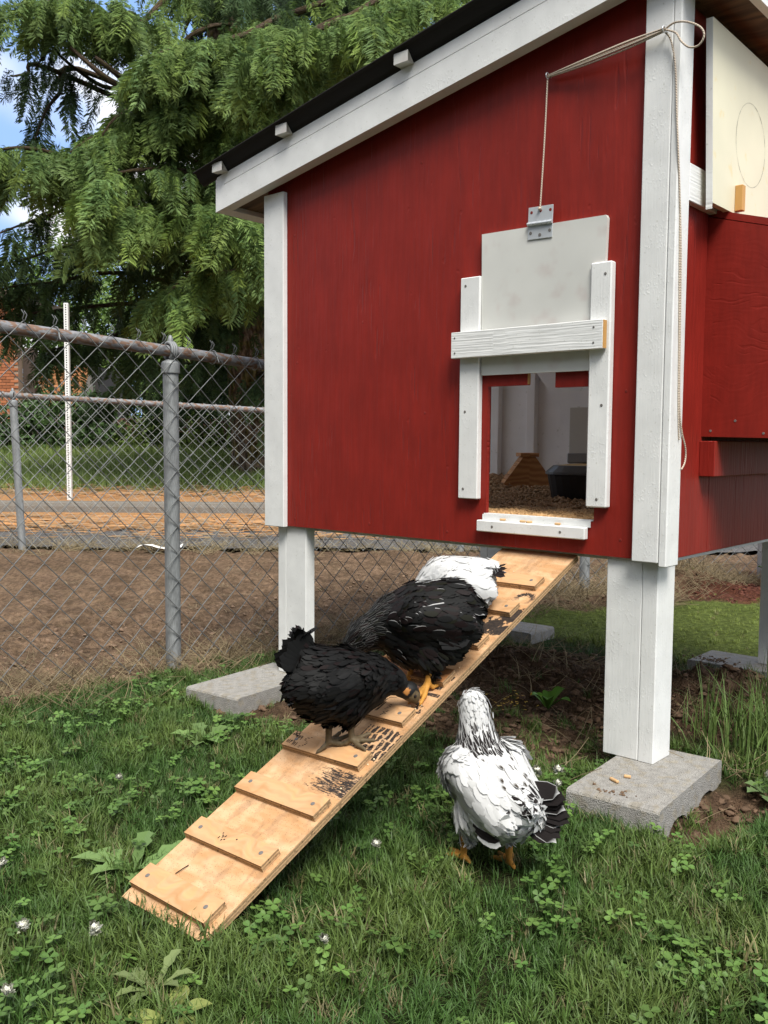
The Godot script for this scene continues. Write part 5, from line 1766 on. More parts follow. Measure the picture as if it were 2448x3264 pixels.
# ------------------------------------------------------------------ hens
# signed field of tapered capsules joined smoothly, meshed as surface nets; bones: [a, ra, b, rb, lateral scale]
func field_mesh(mb: MB, bones: Array, cell: float, k: float, colf: Callable) -> void:
	var lo := Vector3.ONE * 99.0
	var hi := Vector3.ONE * -99.0
	for b in bones:
		for e in [[b[0], b[1]], [b[2], b[3]]]:
			var rr: float = e[1] + cell * 3.0
			lo = lo.min(e[0] - Vector3.ONE * rr)
			hi = hi.max(e[0] + Vector3.ONE * rr)
	var nx := int((hi.x - lo.x) / cell) + 2
	var ny := int((hi.y - lo.y) / cell) + 2
	var nz_ := int((hi.z - lo.z) / cell) + 2
	var f := PackedFloat32Array()
	f.resize(nx * ny * nz_)
	f.fill(0.2)
	for b in bones:
		var a: Vector3 = b[0]
		var c: Vector3 = b[2]
		var ra: float = b[1]
		var rb: float = b[3]
		var ls: float = b[4] if b.size() > 4 else 1.0
		var ab := c - a
		ab.z /= ls
		var l2 := maxf(ab.length_squared(), 1e-9)
		var m := maxf(ra, rb) + k + cell * 2.0
		var i0 := (a.min(c) - Vector3.ONE * m * maxf(ls, 1.0) - lo) / cell
		var i1 := (a.max(c) + Vector3.ONE * m * maxf(ls, 1.0) - lo) / cell
		for z in range(maxi(0, int(i0.z)), mini(nz_, int(i1.z) + 1)):
			for y in range(maxi(0, int(i0.y)), mini(ny, int(i1.y) + 1)):
				var row := (z * ny + y) * nx
				for x in range(maxi(0, int(i0.x)), mini(nx, int(i1.x) + 1)):
					var p := lo + Vector3(x, y, z) * cell - a
					p.z /= ls
					var t := clampf(p.dot(ab) / l2, 0.0, 1.0)
					var d := (p - ab * t).length() - (ra + (rb - ra) * t)
					var o := f[row + x]
					var h := maxf(k - absf(o - d), 0.0) / k
					f[row + x] = minf(o, d) - h * h * k * 0.25
	var id := PackedInt32Array()
	id.resize(nx * ny * nz_)
	id.fill(-1)
	var first := mb.v.size()
	var offs := [0, 1, nx, nx + 1, nx * ny, nx * ny + 1, nx * ny + nx, nx * ny + nx + 1]
	var cor := [Vector3(0, 0, 0), Vector3(1, 0, 0), Vector3(0, 1, 0), Vector3(1, 1, 0), Vector3(0, 0, 1), Vector3(1, 0, 1), Vector3(0, 1, 1), Vector3(1, 1, 1)]
	var eds := [[0, 1], [2, 3], [4, 5], [6, 7], [0, 2], [1, 3], [4, 6], [5, 7], [0, 4], [1, 5], [2, 6], [3, 7]]
	for z in nz_ - 1:
		for y in ny - 1:
			for x in nx - 1:
				var q := (z * ny + y) * nx + x
				var f0 := f[q]
				if f0 > cell * 2.0 or f0 < -cell * 2.0:
					continue
				var neg := 0
				for o in offs:
					if f[q + o] < 0.0: neg += 1
				if neg == 0 or neg == 8:
					continue
				var s := Vector3.ZERO
				var n := 0
				for e in eds:
					var fa := f[q + offs[e[0]]]
					var fb := f[q + offs[e[1]]]
					if (fa < 0.0) != (fb < 0.0):
						s += (cor[e[0]] as Vector3).lerp(cor[e[1]], fa / (fa - fb))
						n += 1
				var g := Vector3(f[q + 1] - f0, f[q + nx] - f0, f[q + nx * ny] - f0)
				var p := lo + (Vector3(x, y, z) + s / n) * cell
				id[q] = mb.vert(p, g.normalized(), Vector2(p.x, p.y), colf.call(p))
	var st := [1, nx, nx * ny]
	for z in range(1, nz_ - 1):
		for y in range(1, ny - 1):
			for x in range(1, nx - 1):
				var q := (z * ny + y) * nx + x
				var f0 := f[q]
				if absf(f0) > cell * 2.0: continue
				for ax in 3:
					if (f0 < 0.0) == (f[q + st[ax]] < 0.0): continue
					var u: int = st[(ax + 1) % 3]
					var w: int = st[(ax + 2) % 3]
					var a := id[q]
					var b := id[q - u]
					var c := id[q - u - w]
					var d := id[q - w]
					if a < 0 or b < 0 or c < 0 or d < 0: continue
					var nn := mb.n[a] + mb.n[c]
					mb.face(a, b, c, nn)
					mb.face(a, c, d, nn)
	# smooth normals from the faces
	var acc := PackedVector3Array()
	acc.resize(mb.v.size())
	var j := 0
	while j < mb.i.size():
		var a := mb.i[j]
		if a >= first:
			var b := mb.i[j + 1]
			var c := mb.i[j + 2]
			var nn := (mb.v[c] - mb.v[a]).cross(mb.v[b] - mb.v[a])
			acc[a] += nn
			acc[b] += nn
			acc[c] += nn
		j += 3
	for q in range(first, mb.v.size()):
		if acc[q].length() > 0.0: mb.n[q] = acc[q].normalized()

const FT := [0.0, 0.3, 0.62, 0.88, 1.0]
const FW := [0.4, 0.9, 1.0, 0.72, 0.15]
const FS := [-1.0, -0.9, -0.72, 0.0, 0.72, 0.9, 1.0]

# one feather: root p, direction d, face normal nn; kind picks its markings
func feather(mb: MB, p: Vector3, d: Vector3, nn: Vector3, l: float, w: float, lift: float, bend: float, kind: int, c0: Color, c1: Color, cup := 0.35) -> void:
	var s := d.cross(nn).normalized()
	var base := mb.v.size()
	for j in 5:
		var t: float = FT[j]
		for k in 7:
			var x: float = FS[k]
			var q := p + d * l * t * (1.0 - 0.06 * absf(x) * t) + s * w * 0.5 * float(FW[j]) * x + nn * l * (lift * t - bend * t * t) - nn * w * 0.5 * cup * x * x * float(FW[j])
			var c := c0
			match kind:
				1: # pale streak along one vane
					if k == 1 and j >= 1 and j <= 3: c = c1
				2: # laced: dark middle, pale edge
					c = c1 if absf(x) > 0.8 or j >= 4 else c0
				3: # dark spot near the tip
					c = c1 if (j == 3 or j == 2) and absf(x) < 0.8 else c0
				4: # pale edge all round
					c = c1 if absf(x) > 0.95 or j == 4 else c0
				5: # thin pale shaft
					c = c1 if k == 3 and j > 0 and j < 4 else c0
				6: # pale vane on one side
					c = c1 if k <= 2 else c0
			mb.vert(q, (nn + s * x * cup * 0.5 + d * (2.0 * bend * t - lift) * 0.3).normalized(), Vector2(x, t), c)
	for j in 4:
		for k in 6:
			var a := base + j * 7 + k
			mb.face(a, a + 1, a + 8, nn)
			mb.face(a, a + 8, a + 7, nn)

func hen(label: String, at: Vector3, h: Vector3, spec: Dictionary) -> void:
	var H := root("hen", label, "hen", at)
	h = h.normalized()
	H.basis = Basis(h, Vector3.UP, h.cross(Vector3.UP))
	var r := RandomNumberGenerator.new()
	r.seed = spec.seed
	var skin: Callable = spec.skin
	var mb := MB.new()
	var bones := []
	var sc: Vector3 = spec.get("fit", Vector3.ONE)
	var rs: float = spec.get("thin", 1.0)
	var up: float = spec.get("raise", 0.0)
	for b in spec.bones:
		var nk: bool = b[6] == "neck" or b[6] == "crown"
		for e in [0, 2]:
			if not nk: b[e] = (b[e] as Vector3) * sc + Vector3(0, up, 0)
			b[e + 1] = maxf(float(b[e + 1]) * (rs if not nk else rs * 0.95), 0.009)
	for g in spec.quills:
		g[0] = (g[0] as Vector3) * sc + Vector3(0, up, 0)
		g[3] = float(g[3]) * rs
	for b in spec.bones: bones.append([b[0], b[1], b[2], b[3], b[4]])
	field_mesh(mb, bones, 0.0065, 0.022, skin)
	var body_count := mb.v.size()
	# legs with toes
	var lc: Color = spec.leg
	for L in spec.legs:
		var top: Vector3 = L[0]
		var heel: Vector3 = L[1]
		var toe_dir: float = L[2]
		var g: Callable = L[3]
		var lb := [[top, 0.0085, heel + Vector3(0, 0.012, 0), 0.0058], [heel + Vector3(0, 0.012, 0), 0.0058, heel + Vector3(0.002, 0.005, 0), 0.0064]]
		for a in [[-0.62, 0.036], [0.0, 0.042], [0.62, 0.036], [PI, 0.02]]:
			var an: float = toe_dir + a[0]
			var d := Vector3(cos(an), 0, sin(an))
			var p1: Vector3 = heel + d * a[1] * 0.5
			var p2: Vector3 = heel + d * a[1]
			p1.y = g.call(p1) + 0.0065
			p2.y = g.call(p2) + 0.0042
			lb.append([heel + Vector3(0, 0.005, 0), 0.0052, p1, 0.0046])
			lb.append([p1, 0.0046, p2, 0.0036])
			var p3: Vector3 = p2 + d * 0.007
			p3.y = g.call(p3) + 0.0018
			lb.append([p2, 0.0026, p3, 0.0010])
		field_mesh(mb, lb, 0.0024, 0.003, func(p: Vector3) -> Color: return lc * (0.9 + 0.25 * nz.get_noise_3d(p.x * 160.0, p.y * 190.0, p.z * 160.0)))
	# head
	var hc: Vector3 = spec.head
	var hd: Vector3 = (spec.look as Vector3).normalized()
	var hs := hd.cross(Vector3.UP).normalized()
	var hu := hs.cross(hd).normalized()
	var hr: float = spec.head_r
	var X := func(a: float, b: float, c: float) -> Vector3: return hc + hd * a * hr + hu * b * hr + hs * c * hr
	var hcol: Callable = spec.head_col
	field_mesh(mb, [[X.call(-0.2, 0.1, 0), hr, X.call(0.4, 0.0, 0), hr * 0.86], [X.call(0.7, -0.1, 0), hr * 0.62, X.call(1.05, -0.2, 0), hr * 0.42], [X.call(-0.3, -0.2, 0), hr * 0.9, X.call(-1.0, -0.5, 0), hr * 1.0]], 0.003, 0.008,
		func(p: Vector3) -> Color:
			var q := p - hc
			return hcol.call(q.dot(hd) / hr, q.dot(hu) / hr, q.dot(hs) / hr))
	var bc: Color = spec.beak
	field_mesh(mb, [[X.call(1.0, -0.12, 0), hr * 0.30, X.call(1.55, -0.28, 0), hr * 0.17], [X.call(1.55, -0.28, 0), hr * 0.17, X.call(1.8, -0.5, 0), hr * 0.05], [X.call(1.0, -0.34, 0), hr * 0.2, X.call(1.5, -0.48, 0), hr * 0.08]], 0.0018, 0.002, func(_p: Vector3) -> Color: return bc)
	var cc: Color = spec.comb
	field_mesh(mb, [[X.call(0.9, 0.35, 0), hr * 0.12, X.call(0.1, 0.95, 0), hr * 0.14], [X.call(0.7, 0.65, 0), hr * 0.1, X.call(0.6, 0.9, 0), hr * 0.06], [X.call(0.3, 0.95, 0), hr * 0.1, X.call(0.15, 1.2, 0), hr * 0.06], [X.call(0.85, -0.6, 0.18), hr * 0.13, X.call(0.8, -0.85, 0.18), hr * 0.11], [X.call(0.85, -0.6, -0.18), hr * 0.13, X.call(0.8, -0.85, -0.18), hr * 0.11]], 0.002, 0.003, func(_p: Vector3) -> Color: return cc)
	mb.col = Color(0.008, 0.006, 0.005)
	for s in [-1.0, 1.0]:
		var ey := []
		for k in 6: ey.append(Vector2(maxf(sin(PI * k / 5.0), 0.01) * hr * 0.2, -cos(PI * k / 5.0) * hr * 0.2))
		mb.lathe(ey, 10, Transform3D(Basis.IDENTITY, X.call(0.55, 0.22, s * 0.78)))
	var hm := vmat(0.6, 0.35)
	part("body", mb.mesh(), hm, H, Vector3.ZERO)
	# feathers over the body
	var fb := MB.new()
	var mark: Callable = spec.mark
	var want: Dictionary = spec.get("extra", {})
	var done := {}
	var k := 0
	while k < int(spec.count) + 60000:
		k += 1
		var more := k > int(spec.count)
		if more and want.is_empty(): break
		var v := r.randi() % body_count
		var p := mb.v[v] + Vector3(r.randfn(), r.randfn(), r.randfn()) * 0.0025
		var nn := mb.n[v]
		var flow := Vector3.ZERO
		var best := 9.0
		var zone := ""
		for b in spec.bones:
			var ab: Vector3 = b[2] - b[0]
			var t := clampf((p - (b[0] as Vector3)).dot(ab) / maxf(ab.length_squared(), 1e-9), 0.0, 1.0)
			var d: float = ((p - b[0]) - ab * t).length() - lerpf(b[1], b[3], t)
			flow += (b[5] as Vector3) * exp(-maxf(d, 0.0) / 0.012)
			if d < best:
				best = d
				zone = b[6]
		if more:
			if not want.has(zone): continue
			done[zone] = int(done.get(zone, 0)) + 1
			if done[zone] >= int(want[zone]): want.erase(zone)
		flow += Vector3(r.randfn(), r.randfn(), r.randfn()) * 0.12
		var t2 := (flow - nn * flow.dot(nn)).normalized()
		var m: Array = mark.call(p, zone, r)     # length, width, lift, kind, colour, second colour
		if m.is_empty(): continue
		feather(fb, p + nn * r.randf_range(-0.0006, 0.0008), t2, nn, m[0], m[1], float(m[2]) * 0.45 + 0.015, 0.04 + 0.05 * r.randf(), m[3], m[4], m[5], 0.18)
	part("plumage", fb.mesh(), spec.coat, H, Vector3.ZERO).set_meta("kind", "stuff")
	# long feathers of wings and tail, each a mesh of its own
	for g in spec.quills:
		var q := MB.new()
		var d: Vector3 = (g[1] as Vector3).normalized()
		var nn: Vector3 = g[2]
		nn = (nn - d * nn.dot(d)).normalized()
		feather(q, g[0], d, nn, g[3], g[4], 0.04, 0.10, g[5], g[6], g[7], 0.25)
		part(g[8], q.mesh(), spec.coat, H, Vector3.ZERO)

func v3(a: float, b: float, c := 0.0) -> Vector3:
	return Vector3(a, b, c)

func make_hens() -> void:
	var ramp_g := func(at: Vector3, h: Vector3, extra: float) -> Callable:
		h = h.normalized()
		var s := h.cross(Vector3.UP)
		return func(p: Vector3) -> float:
			var w := at + h * p.x + s * p.z
			return ramp_y(w.z) + extra - at.y
	var back := v3(-1, -0.15)
	var dn := v3(-0.4, -1.0)
	var coat := vmat(0.6, 0.25)
	var wcoat := vmat(0.75, 0.3)
	wcoat.backlight_enabled = true
	wcoat.backlight = Color(0.7, 0.7, 0.7)
	# --- black hen pecking on the ramp
	var at := Vector3(-0.325, 0.2075, 0.710)
	var h := Vector3(0.303, 0, -0.952)
	var blk := Color(0.0085, 0.008, 0.008)
	var q := []
	for k in 9:
		var a := lerpf(0.05, 1.35, k / 8.0)
		for s in [-1.0, 1.0]:
			q.append([v3(-0.078 - 0.012 * k / 8.0, 0.172 - 0.012 * k / 8.0, s * 0.010), v3(-0.22 - sin(a) * 0.8, cos(a) * 0.9 + 0.05, s * 0.12), v3(-0.15, 0.25, s), 0.066 + 0.005 * sin(k * 2.0), 0.030, 0, blk * 1.1, blk, "tail_feather"])
	for k in 6:
		q.append([v3(-0.094, 0.130 - 0.006 * k, 0.012 * (k % 3 - 1)), v3(-1.0, 0.35 - 0.1 * k, 0.1 * (k % 2)), v3(0.2, 1, 0.2), 0.034 + 0.006 * (k % 3), 0.006, 0, Color(0.03, 0.028, 0.028), blk, "tail_feather"])
	for s in [-1.0, 1.0]:
		for k in 8:
			q.append([v3(0.035 - 0.008 * k, 0.148 - 0.0085 * k, s * (0.066 - 0.0012 * k)), v3(-1.0, -0.10 + 0.035 * k, -s * 0.16), v3(0, 0.3, s), 0.095 - 0.003 * k, 0.020, 5, Color(0.011, 0.0105, 0.0105), Color(0.018, 0.017, 0.017), "wing_feather"])
	hen("small black hen pecking at crumbs, standing on the lower cleat of the ramp", at, h, {
		"fit": v3(0.86, 1.0, 0.9), "thin": 0.84, "raise": 0.004, "seed": 1, "coat": coat, "count": 3600, "extra": {"neck": 300},
		"bones": [
			[v3(0.045, 0.115), 0.055, v3(-0.04, 0.12), 0.060, 1.0, v3(-1, -0.1), "body"],
			[v3(-0.04, 0.122), 0.058, v3(-0.080, 0.118), 0.043, 1.0, v3(-0.8, -0.4), "body"],
			[v3(-0.045, 0.085), 0.04, v3(0.02, 0.083), 0.042, 1.0, v3(-0.7, -0.5), "body"],
			[v3(-0.070, 0.15), 0.036, v3(-0.088, 0.195), 0.018, 0.65, v3(-0.4, 1.0), "tail"],
			[v3(0.06, 0.105), 0.048, v3(0.088, 0.10), 0.038, 1.0, v3(-0.7, -0.6), "body"],
			[v3(0.075, 0.130), 0.040, v3(0.118, 0.110), 0.025, 1.0, v3(-1, 0.3), "neck"],
			[v3(0.118, 0.110), 0.025, v3(0.140, 0.092), 0.018, 1.0, v3(-1, 0.6), "neck"],
			[v3(0.02, 0.150), 0.034, v3(-0.05, 0.155), 0.032, 1.0, back, "body"],
			[v3(0.04, 0.13, 0.047), 0.028, v3(-0.055, 0.118, 0.043), 0.018, 0.8, back, "wing"],
			[v3(0.04, 0.13, -0.047), 0.028, v3(-0.055, 0.118, -0.043), 0.018, 0.8, back, "wing"],
			[v3(-0.012, 0.075, -0.026), 0.030, v3(-0.016, 0.045, -0.018), 0.013, 1.0, dn, "thigh"],
			[v3(0.012, 0.075, 0.026), 0.030, v3(0.014, 0.045, 0.018), 0.013, 1.0, dn, "thigh"]],
		"legs": [[v3(-0.014, 0.055, -0.018), v3(-0.016, -0.002, -0.016), 0.15, ramp_g.call(at, h, 0.014)], [v3(0.012, 0.055, 0.018), v3(0.016, 0.008, 0.016), 0.75, ramp_g.call(at, h, 0.014)]],
		"leg": Color(0.125, 0.092, 0.052), "skin": func(_p: Vector3) -> Color: return blk,
		"head": v3(0.152, 0.083, 0.008), "look": v3(0.62, -0.78, 0.38), "head_r": 0.0172,
		"head_col": func(a: float, b: float, c: float) -> Color:
			if Vector3((a + 0.55) / 0.42, (b + 0.1) / 0.42, (absf(c) - 0.9) / 0.5).length() < 1.0: return Color(0.42, 0.18, 0.05)
			if a > 0.15 and b < 0.75: return Color(0.12, 0.085, 0.045) * (0.9 + 0.5 * nz.get_noise_2d(a * 5.0, b * 5.0))
			return blk,
		"beak": Color(0.03, 0.024, 0.02), "comb": Color(0.10, 0.05, 0.035),
		"mark": func(p: Vector3, zone: String, r: RandomNumberGenerator) -> Array:
			var c := blk * r.randf_range(0.8, 1.35)
			match zone:
				"neck": return [0.020, 0.007, 0.10, 0, c, c] if p.x < 0.128 else []
				"thigh": return [0.018, 0.007, 0.25, 0, c, c]
				"tail": return [0.032, 0.012, 0.2, 0, c, c]
				"wing": return [0.03, 0.014, 0.06, 5, c, c * 1.4]
			return [r.randf_range(0.022, 0.034), 0.0075, 0.25, 0, c, c],
		"quills": q})
	# --- black hen with white streaked feathers
	at = Vector3(-0.294, 0.2885, 0.4855)
	h = Vector3(-0.75, 0, 0.66)
	var ch := Color(0.010, 0.0092, 0.0088)
	var wht := Color(0.62, 0.61, 0.60)
	q = []
	for k in 8:
		var a := lerpf(-0.75, 0.75, k / 7.0)
		q.append([v3(-0.078, 0.168, 0.02 * a), v3(-1.0, 0.02 - 0.5 * absf(a), 0.5 * a), v3(-0.1, 1, 0.3 * a), 0.062, 0.026, 4 if k in [0, 3, 7] else 0, Color(0.010, 0.009, 0.0085), wht * 0.7, "tail_feather"])
	for s in [-1.0, 1.0]:
		for k in 9:
			q.append([v3(0.02 - 0.006 * k, 0.165 - 0.0095 * k, s * (0.083 - 0.001 * k)), v3(-1.0, 0.10 + 0.012 * k, -s * 0.22), v3(0, 0.35, s), 0.105 - 0.004 * k, 0.022, 6 if k in [2, 6] else 1, Color(0.011, 0.0103, 0.010), wht, "wing_feather"])
	hen("black hen with fine white streaks and yellow feet, walking down the middle of the ramp", at, h, {
		"fit": v3(0.86, 0.98, 0.86), "thin": 0.84, "raise": 0.002, "seed": 2, "coat": coat, "count": 3600, "extra": {"neck": 400},
		"bones": [
			[v3(0.045, 0.125), 0.074, v3(-0.03, 0.135), 0.077, 1.0, back, "body"],
			[v3(0.035, 0.168), 0.044, v3(-0.055, 0.182), 0.036, 1.0, back, "body"],
			[v3(-0.035, 0.11), 0.065, v3(-0.072, 0.12), 0.048, 1.0, v3(-0.8, -0.5), "fluff"],
			[v3(-0.070, 0.172), 0.034, v3(-0.100, 0.165), 0.020, 1.0, v3(-1, -0.1), "tail"],
			[v3(-0.03, 0.080), 0.048, v3(0.04, 0.075), 0.048, 1.0, v3(-0.8, -0.6), "fluff"],
			[v3(0.065, 0.10), 0.055, v3(0.085, 0.11), 0.048, 1.0, v3(-0.8, -0.5), "breast"],
			[v3(0.080, 0.135), 0.048, v3(0.132, 0.098), 0.031, 1.0, v3(-1, 0.5), "neck"],
			[v3(0.132, 0.098), 0.031, v3(0.160, 0.070), 0.021, 1.0, v3(-1, 0.7), "neck"],
			[v3(0.05, 0.15, 0.060), 0.036, v3(-0.065, 0.135, 0.055), 0.022, 0.8, v3(-1, -0.05), "wing"],
			[v3(0.05, 0.15, -0.060), 0.036, v3(-0.065, 0.135, -0.055), 0.022, 0.8, v3(-1, -0.05), "wing"],
			[v3(0.0, 0.06, 0.032), 0.032, v3(0.0, 0.035, 0.03), 0.016, 1.0, dn, "fluff"],
			[v3(0.0, 0.06, -0.032), 0.032, v3(0.0, 0.035, -0.03), 0.016, 1.0, dn, "fluff"]],
		"legs": [[v3(-0.002, 0.05, -0.032), v3(0.0, 0.004, -0.034), -0.5, ramp_g.call(at, h, 0.001)], [v3(0.03, 0.05, 0.03), v3(0.035, 0.0, 0.028), 0.2, ramp_g.call(at, h, 0.001)]],
		"leg": Color(0.56, 0.265, 0.05), "skin": func(_p: Vector3) -> Color: return ch,
		"head": v3(0.168, 0.060), "look": v3(0.7, -0.7, 0.0), "head_r": 0.0175,
		"head_col": func(a: float, _b: float, _c: float) -> Color: return Color(0.06, 0.05, 0.045) if a < 0.5 else Color(0.2, 0.08, 0.05),
		"beak": Color(0.08, 0.06, 0.04), "comb": Color(0.25, 0.06, 0.04),
		"mark": func(p: Vector3, zone: String, r: RandomNumberGenerator) -> Array:
			var c := ch * r.randf_range(0.8, 1.3)
			match zone:
				"neck": return [0.024, 0.006, 0.12, 2, c, Color(0.16, 0.16, 0.155) * r.randf_range(0.3, 1.3)]
				"fluff": return [0.028, 0.007, 0.3, 0, c * 1.5, c]
				"wing": return [0.030, 0.013, 0.08, 1 if r.randf() < 0.30 else 0, c, wht * r.randf_range(0.6, 1.1)]
				"breast": return [0.026, 0.013, 0.12, 1 if r.randf() < 0.22 else 0, c, wht * 0.8]
				"tail": return [0.034, 0.014, 0.2, 0, c, c]
			return [0.030, 0.011, 0.14, 1 if r.randf() < 0.09 and p.y > 0.12 else 0, c, wht * 0.7],
		"quills": q})
	# --- white hen higher up the ramp
	at = Vector3(-0.362, ramp_y(0.302) + 0.001, 0.302)
	h = Vector3(-0.75, 0, 0.66)
	var whi := Color(0.70, 0.70, 0.695)
	q = []
	for k in 7:
		var a := lerpf(-0.8, 0.8, k / 6.0)
		q.append([v3(-0.078, 0.154, 0.012 * a), v3(-1.0, 0.30 - 0.75 * absf(a), 0.75 * a), v3(0.3, 1, 0.3 * a), 0.062, 0.024, 6 if k % 2 else 0, Color(0.016, 0.015, 0.014), whi, "tail_feather"])
	for s in [-1.0, 1.0]:
		for k in 8:
			q.append([v3(0.015 - 0.006 * k, 0.138 - 0.0085 * k, s * (0.072 - 0.001 * k)), v3(-1.0, 0.08 + 0.012 * k, -s * 0.2), v3(0, 0.35, s), 0.088 - 0.003 * k, 0.020, 6 if k == 6 else 0, whi if k != 6 else Color(0.03, 0.028, 0.025), whi, "wing_feather"])
	hen("white hen with black-edged tail behind the black hens near the top of the ramp", at, h, {
		"fit": v3(0.86, 0.94, 0.84), "thin": 0.76, "raise": -0.012, "seed": 3, "coat": wcoat, "count": 3000,
		"bones": [
			[v3(0.03, 0.108), 0.068, v3(-0.03, 0.110), 0.066, 1.0, back, "body"],
			[v3(0.01, 0.146), 0.040, v3(-0.042, 0.146), 0.033, 1.0, back, "body"],
			[v3(-0.03, 0.095), 0.055, v3(-0.055, 0.105), 0.040, 1.0, v3(-0.8, -0.5), "body"],
			[v3(-0.050, 0.146), 0.030, v3(-0.072, 0.156), 0.017, 1.0, v3(-1, 0.1), "tail"],
			[v3(0.04, 0.115), 0.045, v3(0.085, 0.065), 0.030, 1.0, v3(-1, 0.5), "neck"],
			[v3(0.085, 0.065), 0.030, v3(0.100, 0.035), 0.020, 1.0, v3(-1, 0.8), "neck"],
			[v3(0.04, 0.125, 0.052), 0.033, v3(-0.055, 0.11, 0.048), 0.020, 0.8, back, "wing"],
			[v3(0.04, 0.125, -0.052), 0.033, v3(-0.055, 0.11, -0.048), 0.020, 0.8, back, "wing"],
			[v3(0.0, 0.06, 0.03), 0.032, v3(0.0, 0.035, 0.028), 0.015, 1.0, dn, "body"],
			[v3(0.0, 0.06, -0.03), 0.032, v3(0.0, 0.035, -0.028), 0.015, 1.0, dn, "body"]],
		"legs": [[v3(0.0, 0.05, -0.028), v3(0.0, 0.004, -0.03), -0.2, ramp_g.call(at, h, 0.001)], [v3(0.02, 0.05, 0.028), v3(0.025, -0.002, 0.027), 0.2, ramp_g.call(at, h, 0.001)]],
		"leg": Color(0.56, 0.265, 0.05), "skin": func(_p: Vector3) -> Color: return whi,
		"head": v3(0.104, 0.028), "look": v3(0.5, -0.85, 0.0), "head_r": 0.0165,
		"head_col": func(a: float, _b: float, _c: float) -> Color: return whi if a < 0.4 else Color(0.45, 0.15, 0.1),
		"beak": Color(0.4, 0.24, 0.08), "comb": Color(0.4, 0.07, 0.05),
		"mark": func(p: Vector3, zone: String, r: RandomNumberGenerator) -> Array:
			var c := whi * r.randf_range(0.93, 1.03)
			if zone == "body" and r.randf() < 0.02: return [0.026, 0.015, 0.1, 3, c, Color(0.25, 0.23, 0.22)]
			return [0.034 if zone != "neck" else 0.022, 0.016 if zone != "neck" else 0.009, -0.02, 0, c, c],
		"quills": q})
	# --- white hen with black hackle standing on the grass
	at = Vector3(-0.074, 0.004, 0.570)
	h = Vector3(-0.907, 0, -0.423)
	var g0 := func(_p: Vector3) -> float: return 0.004
	var bb := Color(0.020, 0.018, 0.018)
	q = []
	for k in 11:
		var t := k / 10.0
		q.append([v3(-0.082 - 0.002 * (k % 2), 0.150 - 0.042 * t, 0.018 + 0.006 * sin(PI * t)), v3(-0.85, 0.16 - 0.72 * t, 0.26 + 0.14 * sin(PI * t)), v3(-0.55, 0.55, -0.62), 0.104 + 0.006 * sin(k * 1.7) - 0.02 * absf(t - 0.4), 0.034, 4 if k % 3 == 0 else 0, bb, whi, "tail_feather"])
	for s in [-1.0, 1.0]:
		for k in 10:
			var dark := k in [7, 8]
			q.append([v3(0.0 - 0.0065 * k, 0.142 - 0.0085 * k, s * (0.079 - 0.0015 * k)), v3(-1.0, -0.10 + 0.012 * k, -s * 0.27), v3(-0.1, 0.45, s), 0.096 - 0.0035 * k, 0.021, 6 if dark else 0, bb if dark else whi, whi, "wing_feather"])
	for k in 9:
		var a := lerpf(-1.0, 1.0, k / 8.0)
		q.append([v3(-0.088, 0.152 - 0.02 * absf(a), 0.034 * a), v3(-0.95, -0.05, 0.22 + 0.35 * a), v3(0.2, 1, 0.5 * a), 0.048, 0.017, [6, 2, 4][k % 3], bb * 1.6, whi, "tail_covert"])
